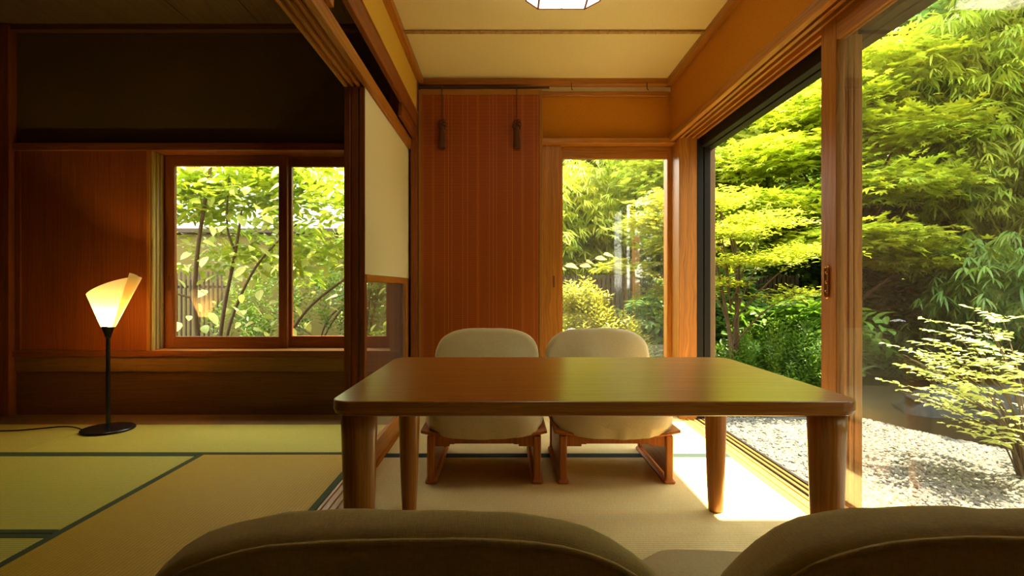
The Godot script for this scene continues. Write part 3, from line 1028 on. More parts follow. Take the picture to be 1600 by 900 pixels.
func add_leaf(b: MB, at: Vector3, dir: Vector3, up: Vector3, length: float, width: float, fold := 0.25, droop := 0.1) -> void:
	# pointed oval blade of eight triangles, folded along its midrib
	dir = dir.normalized()
	var side := dir.cross(up).normalized()
	up = side.cross(dir)
	var prof := [[0.0, 0.0], [0.22, 0.8], [0.5, 1.0], [0.78, 0.66], [1.0, 0.0]]
	var mid := []
	var lft := []
	var rgt := []
	for q in prof:
		var c: Vector3 = at + dir * (q[0] * length) - up * (droop * length * q[0] * q[0])
		mid.append(c)
		lft.append(c - side * (q[1] * width * 0.5) + up * (q[1] * width * 0.5 * fold))
		rgt.append(c + side * (q[1] * width * 0.5) + up * (q[1] * width * 0.5 * fold))
	for k in 4:
		for pr in [[lft, mid], [mid, rgt]]:
			var f := [pr[0][k], pr[1][k], pr[1][k + 1], pr[0][k + 1]]
			var nor: Vector3 = (f[1] - f[0]).cross(f[3] - f[0])
			if nor.length() < 1e-12:
				nor = (f[2] - f[1]).cross(f[3] - f[1])
			nor = nor.normalized()
			if nor.dot(up) < 0.0:
				nor = -nor
				f.reverse()
			b.poly(f, nor, [Vector2.ZERO, Vector2.ZERO, Vector2.ZERO, Vector2.ZERO])

func add_star_leaf(b: MB, at: Vector3, dir: Vector3, up: Vector3, size: float) -> void:
	for k in 5:
		var a := deg_to_rad(-72.0 + 36.0 * k)
		var s := dir.cross(up).normalized()
		var d2 := dir * cos(a) + s * sin(a)
		var side := d2.cross(up).normalized()
		var l: float = size * [0.6, 0.9, 1.0, 0.9, 0.6][k]
		var m := at + d2 * l * 0.45
		var tip := at + d2 * l - up * l * 0.12
		var p := [at, m + side * l * 0.14, tip, m - side * l * 0.14]
		var nor: Vector3 = (p[1] - p[0]).cross(p[2] - p[0]).normalized()
		if nor.dot(up) < 0.0:
			p.reverse(); nor = -nor
		b.poly(p, nor, [Vector2.ZERO, Vector2.ZERO, Vector2.ZERO, Vector2.ZERO])

func twig(b: MB, p0: Vector3, p1: Vector3, r: float) -> void:
	add_tube(b, [p0, (p0 + p1) / 2.0 + Vector3(0, r * 2.0, 0), p1], [r, r * 0.8, r * 0.4], 4)

func make_sprays() -> void:
	for variant in 3:
		var b := MB.new()       # maple: flat fan of star leaves
		for i in 20:
			var p := Vector3(rng.randf_range(-0.16, 0.16), rng.randf_range(-0.02, 0.02), rng.randf_range(-0.16, 0.16))
			var dr := Vector3(p.x + rng.randf_range(-0.1, 0.1), rng.randf_range(-0.06, 0.01), p.z + rng.randf_range(-0.1, 0.1)).normalized()
			var up := (Vector3.UP + Vector3(rng.randf_range(-0.35, 0.35), 0, rng.randf_range(-0.35, 0.35))).normalized()
			add_star_leaf(b, p, (dr - up * dr.dot(up)).normalized(), up, rng.randf_range(0.05, 0.085))
		SPRAY["maple%d" % variant] = b.mesh()
		b = MB.new()            # broad: oval leaves along a twig
		for i in 12:
			var z := -0.18 + 0.36 * i / 11.0
			var sd := 1.0 if i % 2 == 0 else -1.0
			var dr := Vector3(sd * rng.randf_range(0.7, 1.0), rng.randf_range(-0.35, 0.25), rng.randf_range(0.2, 0.7))
			add_leaf(b, Vector3(0, rng.randf_range(-0.02, 0.02), z), dr, Vector3(rng.randf_range(-0.3, 0.3), 1, rng.randf_range(-0.3, 0.3)), rng.randf_range(0.075, 0.11), rng.randf_range(0.038, 0.052))
		SPRAY["broad%d" % variant] = b.mesh()
		b = MB.new()            # small: short leaves set closely all round a shoot
		for i in 26:
			var f := i / 25.0
			var a := i * 2.4
			var dr := Vector3(cos(a), rng.randf_range(0.3, 1.0), sin(a))
			add_leaf(b, Vector3(0, f * 0.13 - 0.03, 0) + Vector3(cos(a), 0, sin(a)) * 0.015, dr, Vector3(-cos(a) * 0.6, 1, -sin(a) * 0.6), rng.randf_range(0.026, 0.042), rng.randf_range(0.011, 0.016))
		SPRAY["small%d" % variant] = b.mesh()
		b = MB.new()            # flat small: tiers of small oval leaves held level
		for i in 26:
			var p := Vector3(rng.randf_range(-0.13, 0.13), rng.randf_range(-0.012, 0.02), rng.randf_range(-0.13, 0.13))
			var a := rng.randf() * TAU
			add_leaf(b, p, Vector3(cos(a), rng.randf_range(-0.1, 0.3), sin(a)), Vector3(rng.randf_range(-0.3, 0.3), 1, rng.randf_range(-0.3, 0.3)), rng.randf_range(0.028, 0.045), rng.randf_range(0.014, 0.021))
		SPRAY["flat%d" % variant] = b.mesh()
		b = MB.new()            # bamboo: fans of long narrow leaves
		for k in 4:
			var o := Vector3(rng.randf_range(-0.1, 0.1), rng.randf_range(-0.08, 0.08), rng.randf_range(-0.1, 0.1))
			var az := rng.randf() * TAU
			for i in 5:
				var a := az + (i - 2) * 0.42 + rng.randf_range(-0.1, 0.1)
				add_leaf(b, o, Vector3(cos(a), rng.randf_range(-0.7, -0.05), sin(a)), Vector3.UP, rng.randf_range(0.11, 0.17), rng.randf_range(0.014, 0.021), 0.15, 0.35)
		SPRAY["bamboo%d" % variant] = b.mesh()
	var fr := MB.new()          # fern frond 40 cm long along +x
	for i in 24:
		var f := i / 23.0
		var c := Vector3(f * 0.40, 0.16 * f - 0.20 * f * f, 0)
		var l := 0.085 * (1.0 - f * 0.85) * (0.6 + minf(f * 3.0, 0.4))
		for s in [-1.0, 1.0]:
			add_leaf(fr, c, Vector3(0.35, -0.15, s), Vector3.UP, l, 0.016 * (1.1 - 0.6 * f), 0.1, 0.1)
	SPRAY["fern0"] = fr.mesh()
	SPRAY["fern1"] = SPRAY["fern0"]
	SPRAY["fern2"] = SPRAY["fern0"]

func scatter(parent: Node3D, called: String, kind: String, places: Array, tint: Color, vary: float) -> void:
	# places: Transform3D list; three variants become three clumps of the same foliage
	for v in 3:
		var mine := []
		for i in places.size():
			if i % 3 == v:
				mine.append(places[i])
		if mine.is_empty():
			continue
		var mm := MultiMesh.new()
		mm.transform_format = MultiMesh.TRANSFORM_3D
		mm.use_colors = true
		mm.mesh = SPRAY["%s%d" % [kind, v]]
		mm.instance_count = mine.size()
		for i in mine.size():
			mm.set_instance_transform(i, mine[i])
			var k := 1.0 + rng.randf_range(-vary, vary)
			var y := rng.randf_range(-vary, vary) * 0.5
			mm.set_instance_color(i, Color(clampf(tint.r * k * (1.0 + y), 0, 1), clampf(tint.g * k, 0, 1), clampf(tint.b * k * (1.0 - y), 0, 1)))
		var o := MultiMeshInstance3D.new()
		o.name = called
		o.multimesh = mm
		o.material_override = M["leaf"]
		o.set_meta("kind", "stuff")
		parent.add_child(o, true)

func pose(p: Vector3, s: float, tilt: float) -> Transform3D:
	var b := Basis(Vector3.UP, rng.randf() * TAU)
	b = Basis(Vector3(rng.randf_range(-1, 1), 0, rng.randf_range(-1, 1)).normalized(), rng.randf_range(-tilt, tilt)) * b
	return Transform3D(b.scaled(Vector3.ONE * s), p)

func pads_places(pads: Array, tilt: float, smin: float, smax: float) -> Array:
	# pads: [center, radii, count]: sprays fill each ellipsoid, mostly near its surface
	var out := []
	for q in pads:
		for i in q[2]:
			var u := Vector3(rng.randfn(), rng.randfn(), rng.randfn()).normalized()
			var r := pow(rng.randf(), 0.42)
			out.append(pose(q[0] + Vector3(u.x * q[1].x, u.y * q[1].y, u.z * q[1].z) * r, rng.randf_range(smin, smax), tilt))
	return out

func limb(parent: Node3D, called: String, pts: Array, r0: float, r1: float, m := "bark") -> void:
	var b := MB.new()
	var fine := []
	var rad := []
	for i in pts.size() - 1:
		for k in 6:
			var f := k / 6.0
			var p: Vector3 = pts[i].lerp(pts[i + 1], f)
			if pts.size() > 2:
				p = pts[i].cubic_interpolate(pts[i + 1], pts[maxi(i - 1, 0)], pts[mini(i + 2, pts.size() - 1)], f)
			fine.append(p)
	fine.append(pts[-1])
	for i in fine.size():
		rad.append(lerpf(r0, r1, i / float(fine.size() - 1)))
	add_tube(b, fine, rad, 8)
	part(parent, called, b, M[m])

func tree(called: String, label: String, cat: String, base: Vector3, pads: Array, kind: String, tint: Color, vary: float, tilt: float, smin: float, smax: float, r0: float, group := "", stems := 1) -> Node3D:
	var t := thing(called, label, cat, base, group)
	var top: Vector3 = Vector3.ZERO
	for q in pads:
		if q[0].y > top.y:
			top = q[0]
	for s in stems:
		var lean := Vector3(rng.randf_range(-0.15, 0.15), 0, rng.randf_range(-0.15, 0.15)) * top.y * 0.5 + Vector3(top.x, 0, top.z) * 0.5
		var start := Vector3(rng.randf_range(-0.1, 0.1), -0.1, rng.randf_range(-0.1, 0.1)) * float(stems > 1) + Vector3(0, -0.1, 0)
		limb(t, "trunk", [start, lean * 0.4 + Vector3(0, top.y * 0.4, 0), lean + Vector3(0, top.y * 0.75, 0), Vector3(top.x, top.y, top.z)], r0, r0 * 0.25)
	for q in pads:
		var h: float = clampf(q[0].y * 0.55, 0.02, top.y)
		var from: Vector3 = Vector3(top.x, 0, top.z) * (h / maxf(top.y, 0.1)) * 0.6 + Vector3(0, h, 0)
		limb(t, "branch", [from, (from + q[0]) / 2.0 + Vector3(0, 0.06, 0), q[0]], r0 * 0.42, r0 * 0.12)
	scatter(t, "foliage", kind, pads_places(pads, tilt, smin, smax), tint, vary)
	return t

func mound_shape(rx: float, ry: float, rz: float, seed_: int, rough: float) -> MB:
	var nz := noise_of(seed_, 0.9, 4)
	var rows := []
	for r in 19:
		var a := PI * r / 18.0
		var row := PackedVector3Array()
		for s in 32:
			var th := TAU * s / 32.0
			var u := Vector3(sin(a) * cos(th), cos(a), sin(a) * sin(th))
			var k := 1.0 + rough * nz.get_noise_3dv(u * 1.3)
			row.append(Vector3(u.x * rx, u.y * ry, u.z * rz) * k)
		rows.append(row)
	var b := MB.new()
	b.grid(rows, true, 1.0, 1.0, true)
	return b

func flower() -> MB:
	var b := MB.new()
	for i in 26:
		var a := i * 2.39996
		var rr := 0.055 * sqrt(i / 26.0)
		var c := Vector3(cos(a) * rr, 0.018 * (1.0 - pow(rr / 0.055, 2.0)), sin(a) * rr)
		for k in 4:
			var th := a + TAU * k / 4.0
			add_leaf(b, c, Vector3(cos(th), 0.1, sin(th)), Vector3(cos(a) * rr * 6.0, 1, sin(a) * rr * 6.0), 0.011, 0.009, 0.1, 0.05)
	return b

const GY := -0.14

func build_garden() -> void:
	make_sprays()
	# ground
	var g := setting("ground", "garden ground of moss and soil round the house")
	var gb := MB.new()
	gb.face([Vector3(-30, GY - 0.03, -40), Vector3(30, GY - 0.03, -40), Vector3(30, GY - 0.03, 12), Vector3(-30, GY - 0.03, 12)], Vector3.UP, 0, Vector2.ZERO)
	part(g, "soil_layer", gb, M["soil"])
	# gravel bed with an uneven edge towards the planting
	var gv := thing("gravel_bed", "pale sunlit gravel beside the garden glass", "gravel")
	gv.set_meta("kind", "stuff")
	var edge := [Vector2(1.355, 4.35), Vector2(1.9, 4.2), Vector2(2.3, 4.1), Vector2(2.75, 4.2), Vector2(2.9, 3.75), Vector2(3.1, 3.4), Vector2(3.35, 3.0), Vector2(3.7, 2.0), Vector2(3.8, -2.0), Vector2(1.355, -2.0)]
	var bed := MB.new()
	for i in range(1, edge.size() - 1):
		bed.face([Vector3(edge[0].x, GY, -edge[0].y), Vector3(edge[i].x, GY, -edge[i].y), Vector3(edge[i + 1].x, GY, -edge[i + 1].y)], Vector3.UP, 0, Vector2.ZERO)
	part(gv, "gravel_base", bed, M["gravel ground"])
	var mm := MultiMesh.new()
	mm.transform_format = MultiMesh.TRANSFORM_3D
	mm.use_colors = true
	var pebble := MB.new()
	var prow := []
	for r in 5:
		var a := PI * r / 4.0
		var row := PackedVector3Array()
		for s in 7:
			var th := TAU * s / 7.0
			row.append(Vector3(sin(a) * cos(th) * 0.014, cos(a) * 0.009, sin(a) * sin(th) * 0.012))
		prow.append(row)
	pebble.grid(prow, true, 1.0, 1.0, true)
	mm.mesh = pebble.mesh()
	var poly := PackedVector2Array(edge)
	var spots := []
	while spots.size() < 26000:
		var q := Vector2(rng.randf_range(1.375, 3.8), rng.randf_range(1.6, 4.4))
		if Geometry2D.is_point_in_polygon(q, poly):
			spots.append(q)
	mm.instance_count = spots.size()
	for i in spots.size():
		var tr := pose(Vector3(spots[i].x, GY + 0.003, -spots[i].y), rng.randf_range(0.5, 1.2), 0.5)
		mm.set_instance_transform(i, tr)
		var k := rng.randf_range(0.4, 1.0)
		mm.set_instance_color(i, Color(k, k * rng.randf_range(0.95, 1.0), k * rng.randf_range(0.88, 1.0)))
	var pe := MultiMeshInstance3D.new()
	pe.name = "gravel"
	pe.multimesh = mm
	pe.material_override = M["gravel stone"]
	pe.set_meta("kind", "stuff")
	gv.add_child(pe)
	# hill behind the planting
	var hl := setting("hill", "wooded bank rising behind the garden")
	var rows := []
	var hn := noise_of(77, 0.35, 3)
	for i in 60:
		var th := lerpf(-0.15, 2.5, i / 59.0)
		var row := PackedVector3Array()
		for k in 14:
			var r := 7.2 + 1.0 * k + (1.5 if th < 0.45 else 0.0)
			var hgt := GY - 0.1 + 3.6 * smoothstep(0.0, 1.0, k / 10.0) * smoothstep(-0.1, 0.5, th - 0.1)
			var p := Vector3(sin(th) * r, hgt, -cos(th) * r)
			p.y += hn.get_noise_2d(p.x, p.z) * 0.5 * minf(1.0, k / 4.0)
			row.append(p)
		rows.append(row)
	var hb := MB.new()
	hb.grid(rows, false)
	part(hl, "bank", hb, M["moss"])

	plant_right()
	plant_back()
	plant_left()
	plant_side()

func plant_side() -> void:
	# the garden goes on beside and behind the viewer; the glass mirrors it
	var spots := [Vector3(5.4, GY, -2.2), Vector3(5.0, GY, 0.4), Vector3(4.8, GY, 3.0), Vector3(4.2, GY, 5.6)]
	var words := ["leafy tree beside the garden abreast of the table", "leafy tree beside the garden abreast of the viewer", "leafy tree of the garden behind the viewer", "leafy tree at the garden end behind the viewer"]
	for i in spots.size():
		tree("side_tree", words[i], "tree", spots[i], [[Vector3(0, 0.9, 0), Vector3(1.1, 0.9, 1.3), 260], [Vector3(-0.2, 2.2, 0), Vector3(1.2, 0.9, 1.3), 260], [Vector3(0.2, 3.4, 0), Vector3(1.2, 0.9, 1.3), 220]], "broad", Color(0.16, 0.26, 0.05), 0.3, 0.8, 1.5, 2.2, 0.1, "trees beside the garden")

func plant_right() -> void:
	var bright := Color(0.49, 0.56, 0.05)
	var lime := Color(0.47, 0.52, 0.06)
	var mid := Color(0.12, 0.22, 0.03)
	var dark := Color(0.12, 0.21, 0.05)
	# flat tiered shrub just outside the opening
	tree("tiered_shrub", "yellow green tiered shrub with flat sunlit sprays outside the garden opening", "shrub", Vector3(1.95, GY, -4.55), [
		[Vector3(-0.25, 1.05, 0.0), Vector3(0.32, 0.05, 0.3), 40], [Vector3(0.12, 1.22, 0.15), Vector3(0.4, 0.05, 0.3), 60], [Vector3(0.55, 1.30, 0.1), Vector3(0.35, 0.05, 0.3), 44],
		[Vector3(-0.2, 1.45, 0.1), Vector3(0.35, 0.06, 0.3), 45], [Vector3(0.25, 1.56, 0.0), Vector3(0.36, 0.06, 0.3), 45], [Vector3(-0.15, 1.75, -0.1), Vector3(0.36, 0.06, 0.3), 45], [Vector3(0.35, 0.95, 0.2), Vector3(0.3, 0.05, 0.25), 18]],
		"flat", lime, 0.25, 0.35, 0.9, 1.3, 0.022, "", 3)
	# maple with level branches
	tree("maple_tree", "bright maple with level layered branches behind the sliding door", "tree", Vector3(3.75, GY, -6.1), [
		[Vector3(-0.2, 1.5, 0.7), Vector3(0.7, 0.15, 0.5), 120], [Vector3(0.6, 1.3, 0.5), Vector3(0.6, 0.13, 0.5), 90], [Vector3(-0.9, 1.85, 0.3), Vector3(0.7, 0.17, 0.5), 120],
		[Vector3(0.2, 2.05, 0.6), Vector3(0.75, 0.17, 0.5), 120], [Vector3(-0.6, 2.4, 0.2), Vector3(0.8, 0.19, 0.6), 135], [Vector3(0.4, 2.6, 0.4), Vector3(0.75, 0.19, 0.6), 120], [Vector3(-0.2, 2.95, 0.2), Vector3(0.8, 0.23, 0.6), 135], [Vector3(0.3, 3.35, 0.2), Vector3(0.8, 0.27, 0.7), 135]],
		"maple", bright, 0.25, 0.5, 1.0, 1.5, 0.06)
	tree("maple_tree", "tall airy maple beyond the tiered shrub", "tree", Vector3(2.7, GY, -7.0), [
		[Vector3(-0.6, 1.7, 0.5), Vector3(0.7, 0.24, 0.6), 120], [Vector3(0.4, 2.0, 0.4), Vector3(0.8, 0.24, 0.6), 135], [Vector3(-0.4, 2.4, 0.2), Vector3(0.9, 0.29, 0.7), 165], [Vector3(0.5, 2.75, 0.1), Vector3(0.9, 0.29, 0.7), 165], [Vector3(-0.5, 3.15, 0.0), Vector3(0.9, 0.32, 0.7), 165],
		[Vector3(0.3, 3.55, 0.1), Vector3(1.0, 0.35, 0.8), 180], [Vector3(-0.3, 4.0, 0.0), Vector3(0.9, 0.40, 0.8), 165]],
		"maple", Color(0.50, 0.57, 0.11), 0.25, 0.6, 1.0, 1.5, 0.06)
	# clipped dark bush and hydrangea under them
	tree("azalea_bush", "low clipped dark green bush at the foot of the tiered shrub", "shrub", Vector3(2.35, GY, -4.65), [[Vector3(0, 0.34, 0), Vector3(0.55, 0.34, 0.4), 420], [Vector3(-0.35, 0.22, 0.2), Vector3(0.35, 0.24, 0.3), 160]], "small", mid, 0.3, 0.9, 0.9, 1.3, 0.02)
	var hy := tree("hydrangea", "broad leaved hydrangea with pale blue flower heads by the door stile", "shrub", Vector3(2.85, GY, -5.05), [[Vector3(0, 0.62, 0), Vector3(0.5, 0.4, 0.4), 110], [Vector3(-0.5, 0.5, 0.1), Vector3(0.35, 0.35, 0.3), 60]], "broad", mid, 0.3, 0.7, 1.0, 1.5, 0.02)
	for p in [Vector3(-0.02, 1.0, 0.3), Vector3(0.12, 0.78, 0.42), Vector3(0.5, 0.72, 0.42), Vector3(-0.4, 0.85, 0.3)]:
		part(hy, "flower_head", flower(), M["petal"]).position = p
	tree("camellia_bush", "dark glossy bush in the shade behind the hydrangea", "shrub", Vector3(2.2, GY, -5.9), [[Vector3(0, 0.6, 0), Vector3(0.9, 0.55, 0.5), 320], [Vector3(0.9, 0.5, 0.1), Vector3(0.7, 0.5, 0.5), 200]], "broad", dark, 0.3, 0.8, 0.9, 1.3, 0.03)
	tree("camellia_bush", "dark bush at the foot of the maple, below its lowest branches", "shrub", Vector3(3.3, GY, -6.75), [[Vector3(0, 0.55, 0), Vector3(0.75, 0.6, 0.4), 260]], "broad", dark, 0.3, 0.8, 0.9, 1.3, 0.03)
	tree("camellia_bush", "dark bush on the bank behind the flat rock", "shrub", Vector3(4.75, GY, -6.35), [[Vector3(0, 0.5, 0), Vector3(0.8, 0.6, 0.35), 260]], "broad", dark, 0.3, 0.8, 0.9, 1.3, 0.03)
	# dark evergreens
	tree("evergreen_tree", "dense dark evergreen in the shade behind the maple", "tree", Vector3(4.6, GY, -7.2), [[Vector3(-0.3, 1.0, 0.2), Vector3(1.2, 0.9, 0.7), 520], [Vector3(0.3, 2.0, 0.0), Vector3(1.3, 0.8, 0.8), 420], [Vector3(1.2, 1.1, 0.5), Vector3(0.9, 0.9, 0.7), 380]], "broad", dark, 0.35, 0.8, 1.1, 1.7, 0.09, "evergreens on the bank")
	tree("evergreen_tree", "tall glossy leaved evergreen standing high beyond the garden glass", "tree", Vector3(5.9, GY, -6.4), [[Vector3(-0.2, 2.3, 0.2), Vector3(0.9, 0.7, 0.7), 380], [Vector3(0.2, 3.1, 0.0), Vector3(1.1, 0.7, 0.8), 380], [Vector3(0.6, 1.4, 0.3), Vector3(0.9, 0.7, 0.7), 300], [Vector3(0.0, 4.0, -0.2), Vector3(1.1, 0.7, 0.8), 300]], "broad", Color(0.13, 0.22, 0.06), 0.35, 0.8, 1.1, 1.7, 0.1, "evergreens on the bank")
	tree("evergreen_tree", "shaded evergreen at the far end of the garden glass", "tree", Vector3(6.6, GY, -5.0), [[Vector3(0.0, 1.2, 0.2), Vector3(1.0, 1.0, 1.0), 420], [Vector3(0.3, 2.6, 0.0), Vector3(1.2, 0.9, 1.0), 420], [Vector3(0.2, 3.7, 0.0), Vector3(1.2, 0.8, 1.0), 300]], "broad", dark, 0.35, 0.8, 1.1, 1.7, 0.1, "evergreens on the bank")
	tree("added_shade_tree", "unseen tall tree added at the garden side so its crown shades the flat rock", "tree", Vector3(7.6, GY, -4.2), [[Vector3(-1.8, 5.1, -0.9), Vector3(1.2, 0.4, 1.5), 800], [Vector3(-0.4, 5.4, -0.5), Vector3(1.2, 0.5, 1.5), 500]], "broad", Color(0.12, 0.2, 0.04), 0.3, 0.8, 1.6, 2.4, 0.1)  # crown added above the view to darken the lower garden
	# bamboo in front of the evergreens, top right
	bamboo("bamboo_clump", "fresh green bamboo arching over the garden beyond the glass", Vector3(5.55, GY, -5.6), 11, 0.75, 4.1, 1.4, 260, Color(0.34, 0.42, 0.05), 0.42)
	bamboo("bamboo_clump", "low bamboo sprays hanging in front of the shaded bank", Vector3(4.75, GY, -5.25), 4, 0.2, 2.1, 1.2, 60, Color(0.16, 0.27, 0.06), 0.35)
	# background wood on the bank
	var spots := [Vector3(1.6, 0.2, -9.5), Vector3(3.4, 0.6, -9.6), Vector3(5.2, 1.0, -9.2), Vector3(7.0, 1.0, -8.2), Vector3(8.4, 1.0, -6.6)]
	var words := ["pale leafy tree farthest behind the tiered shrub", "yellow green tree behind the tall airy maple", "leafy tree on the bank above the dark evergreen", "large tree on the bank behind the bamboo", "large tree on the bank at the far side of the glass"]
	for i in spots.size():
		tree("bank_tree", words[i], "tree", spots[i], [[Vector3(0, 1.2, 0), Vector3(1.5, 1.2, 0.9), 420], [Vector3(-0.3, 2.7, 0), Vector3(1.5, 1.0, 0.9), 420], [Vector3(0.3, 4.0, 0), Vector3(1.6, 1.0, 1.0), 380]], "broad" if i % 2 else "maple", Color(0.50, 0.58, 0.16) if i < 3 else Color(0.12, 0.2, 0.04), 0.3, 0.8, 1.5, 2.2, 0.12, "trees on the bank")
	# bright shrub close to the glass
	var rs := thing("leafy_shrub", "sunlit shrub with fine stems and small oval leaves close to the glass", "shrub", Vector3(2.78, GY, -2.88))
	var n := 0
	var lm := MB.new()
	add_leaf(lm, Vector3.ZERO, Vector3(1, 0, 0), Vector3.UP, 0.046, 0.022, 0.25, 0.15)
	var leaf_mesh := lm.mesh()
	var tints := []
	for k in 4:
		var m := leafy("shrub leaf %d" % k, lin([0.27, 0.21, 0.16, 0.36][k], [0.33, 0.30, 0.25, 0.38][k], [0.05, 0.04, 0.035, 0.10][k]), Color(1, 1, 0.7), 0.4)
		m.vertex_color_use_as_albedo = false
		tints.append(m)
	var extra := []
	for s in 34:
		var az := rng.randf() * TAU if s % 3 == 0 else PI + rng.randf_range(-0.9, 0.9)
		var reach := rng.randf_range(0.12, 0.52)
		var hgt := rng.randf_range(0.22, 0.92)
		var p1 := Vector3(cos(az) * reach, hgt, sin(az) * reach * 0.8)
		limb(rs, "stem", [Vector3(cos(az) * 0.03, -0.05, sin(az) * 0.03), Vector3(p1.x * 0.35, hgt * 0.55, p1.z * 0.35), p1 + Vector3(p1.x * 0.2, -0.02, p1.z * 0.2)], 0.0055, 0.0015)
		for k in 3:
			var f := 0.55 + 0.2 * k
			var c := Vector3(p1.x * f, hgt * (0.45 + 0.55 * f), p1.z * f)
			var a2 := az + rng.randf_range(-1.1, 1.1)
			for i in 12:
				var q := c + Vector3(cos(a2), 0.22, sin(a2)) * (0.02 * i)
				var sd := a2 + (0.95 if i % 2 == 0 else -0.95)
				var bs := Basis(Vector3.UP, -sd) * Basis(Vector3.FORWARD, rng.randf_range(-0.5, 0.1)) * Basis(Vector3.RIGHT, rng.randf_range(-0.4, 0.4))
				var tr := Transform3D(bs.scaled(Vector3.ONE * rng.randf_range(0.75, 1.25)), q)
				if n < 300:
					var lf := MeshInstance3D.new()
					lf.name = "leaf"
					lf.mesh = leaf_mesh
					lf.material_override = tints[rng.randi() % 4]
					lf.transform = tr
					rs.add_child(lf, true)
					n += 1
				else:
					extra.append(tr)
	var em := MultiMesh.new()
	em.transform_format = MultiMesh.TRANSFORM_3D
	em.mesh = leaf_mesh
	em.instance_count = extra.size()
	for i in extra.size():
		em.set_instance_transform(i, extra[i])
	var eo := MultiMeshInstance3D.new()
	eo.name = "foliage"
	eo.multimesh = em
	eo.material_override = tints[1]
	eo.set_meta("kind", "stuff")
	rs.add_child(eo)
	# rocks and ferns by the gravel
	for q in [[Vector3(4.45, GY - 0.03, -4.6), 1.15, 0.24, 0.42, "long flat grey rock behind the gravel, seen through the glass"], [Vector3(6.3, GY, -4.3), 0.55, 0.3, 0.6, "grey rock beside the long flat one"], [Vector3(1.75, GY, -4.35), 0.2, 0.1, 0.15, "small rock at the foot of the tiered shrub"]]:
		var rk := thing("garden_rock", q[4], "rock", q[0], "rocks at the gravel edge")
		part(rk, "stone", mound_shape(q[1], q[2], q[3], int(q[1] * 100), 0.35), M["rock"])
	var ferns := [Vector3(3.48, GY, -5.45), Vector3(4.22, GY, -5.35)]
	var fl := ["fern growing behind the near end of the long flat rock", "fern behind the far end of the long flat rock"]
	for i in ferns.size():
		var f := thing("garden_fern", fl[i], "fern", ferns[i], "ferns along the bank")
		for k in 11:
			var fr := MeshInstance3D.new()
			fr.name = "frond"
			fr.mesh = SPRAY["fern0"]
			fr.material_override = M["fern leaf"] if M.has("fern leaf") else fern_material()
			fr.transform = Transform3D((Basis(Vector3.UP, TAU * k / 11.0 + rng.randf_range(-0.2, 0.2)) * Basis(Vector3.BACK, rng.randf_range(0.25, 0.7))).scaled(Vector3.ONE * rng.randf_range(0.7, 0.95)), Vector3(0, 0.12, 0))
			f.add_child(fr, true)
		limb(f, "crown", [Vector3(0, -0.03, 0), Vector3(0, 0.13, 0)], 0.03, 0.02)

func fern_material() -> Material:
	var m := leafy("fern leaf", lin(0.07, 0.16, 0.035), Color(0.9, 1, 0.7), 0.5)
	m.vertex_color_use_as_albedo = false
	return m

func bamboo(called: String, label: String, base: Vector3, culms: int, spread: float, hgt: float, bend: float, sprays: int, tint: Color, low := 0.12) -> void:
	var t := thing(called, label, "bamboo", base)
	var places := []
	for c in culms:
		var p := Vector3(rng.randf_range(-spread, spread), -0.1, rng.randf_range(-spread, spread) * 0.7)
		var az := rng.randf() * TAU
		var h := hgt * rng.randf_range(0.75, 1.1)
		var be := bend * rng.randf_range(0.3, 1.0)
		var pts := []
		for i in 7:
			var f := i / 6.0
			pts.append(p + Vector3(cos(az) * be * f * f * 0.6, h * f - be * 0.25 * pow(f, 4.0), sin(az) * be * f * f * 0.6))
		limb(t, "culm", pts, 0.017, 0.004, "bamboo culm")
		for i in sprays:
			var f := pow(rng.randf_range(low, 1.0), 0.7)
			var k: int = mini(int(f * 6.0), 5)
			var q: Vector3 = pts[k].lerp(pts[k + 1], f * 6.0 - k)
			places.append(pose(q + Vector3(rng.randfn() * 0.22, rng.randfn() * 0.12 - 0.05, rng.randfn() * 0.22), rng.randf_range(0.9, 1.4), 0.5))
	scatter(t, "foliage", "bamboo", places, tint, 0.3)

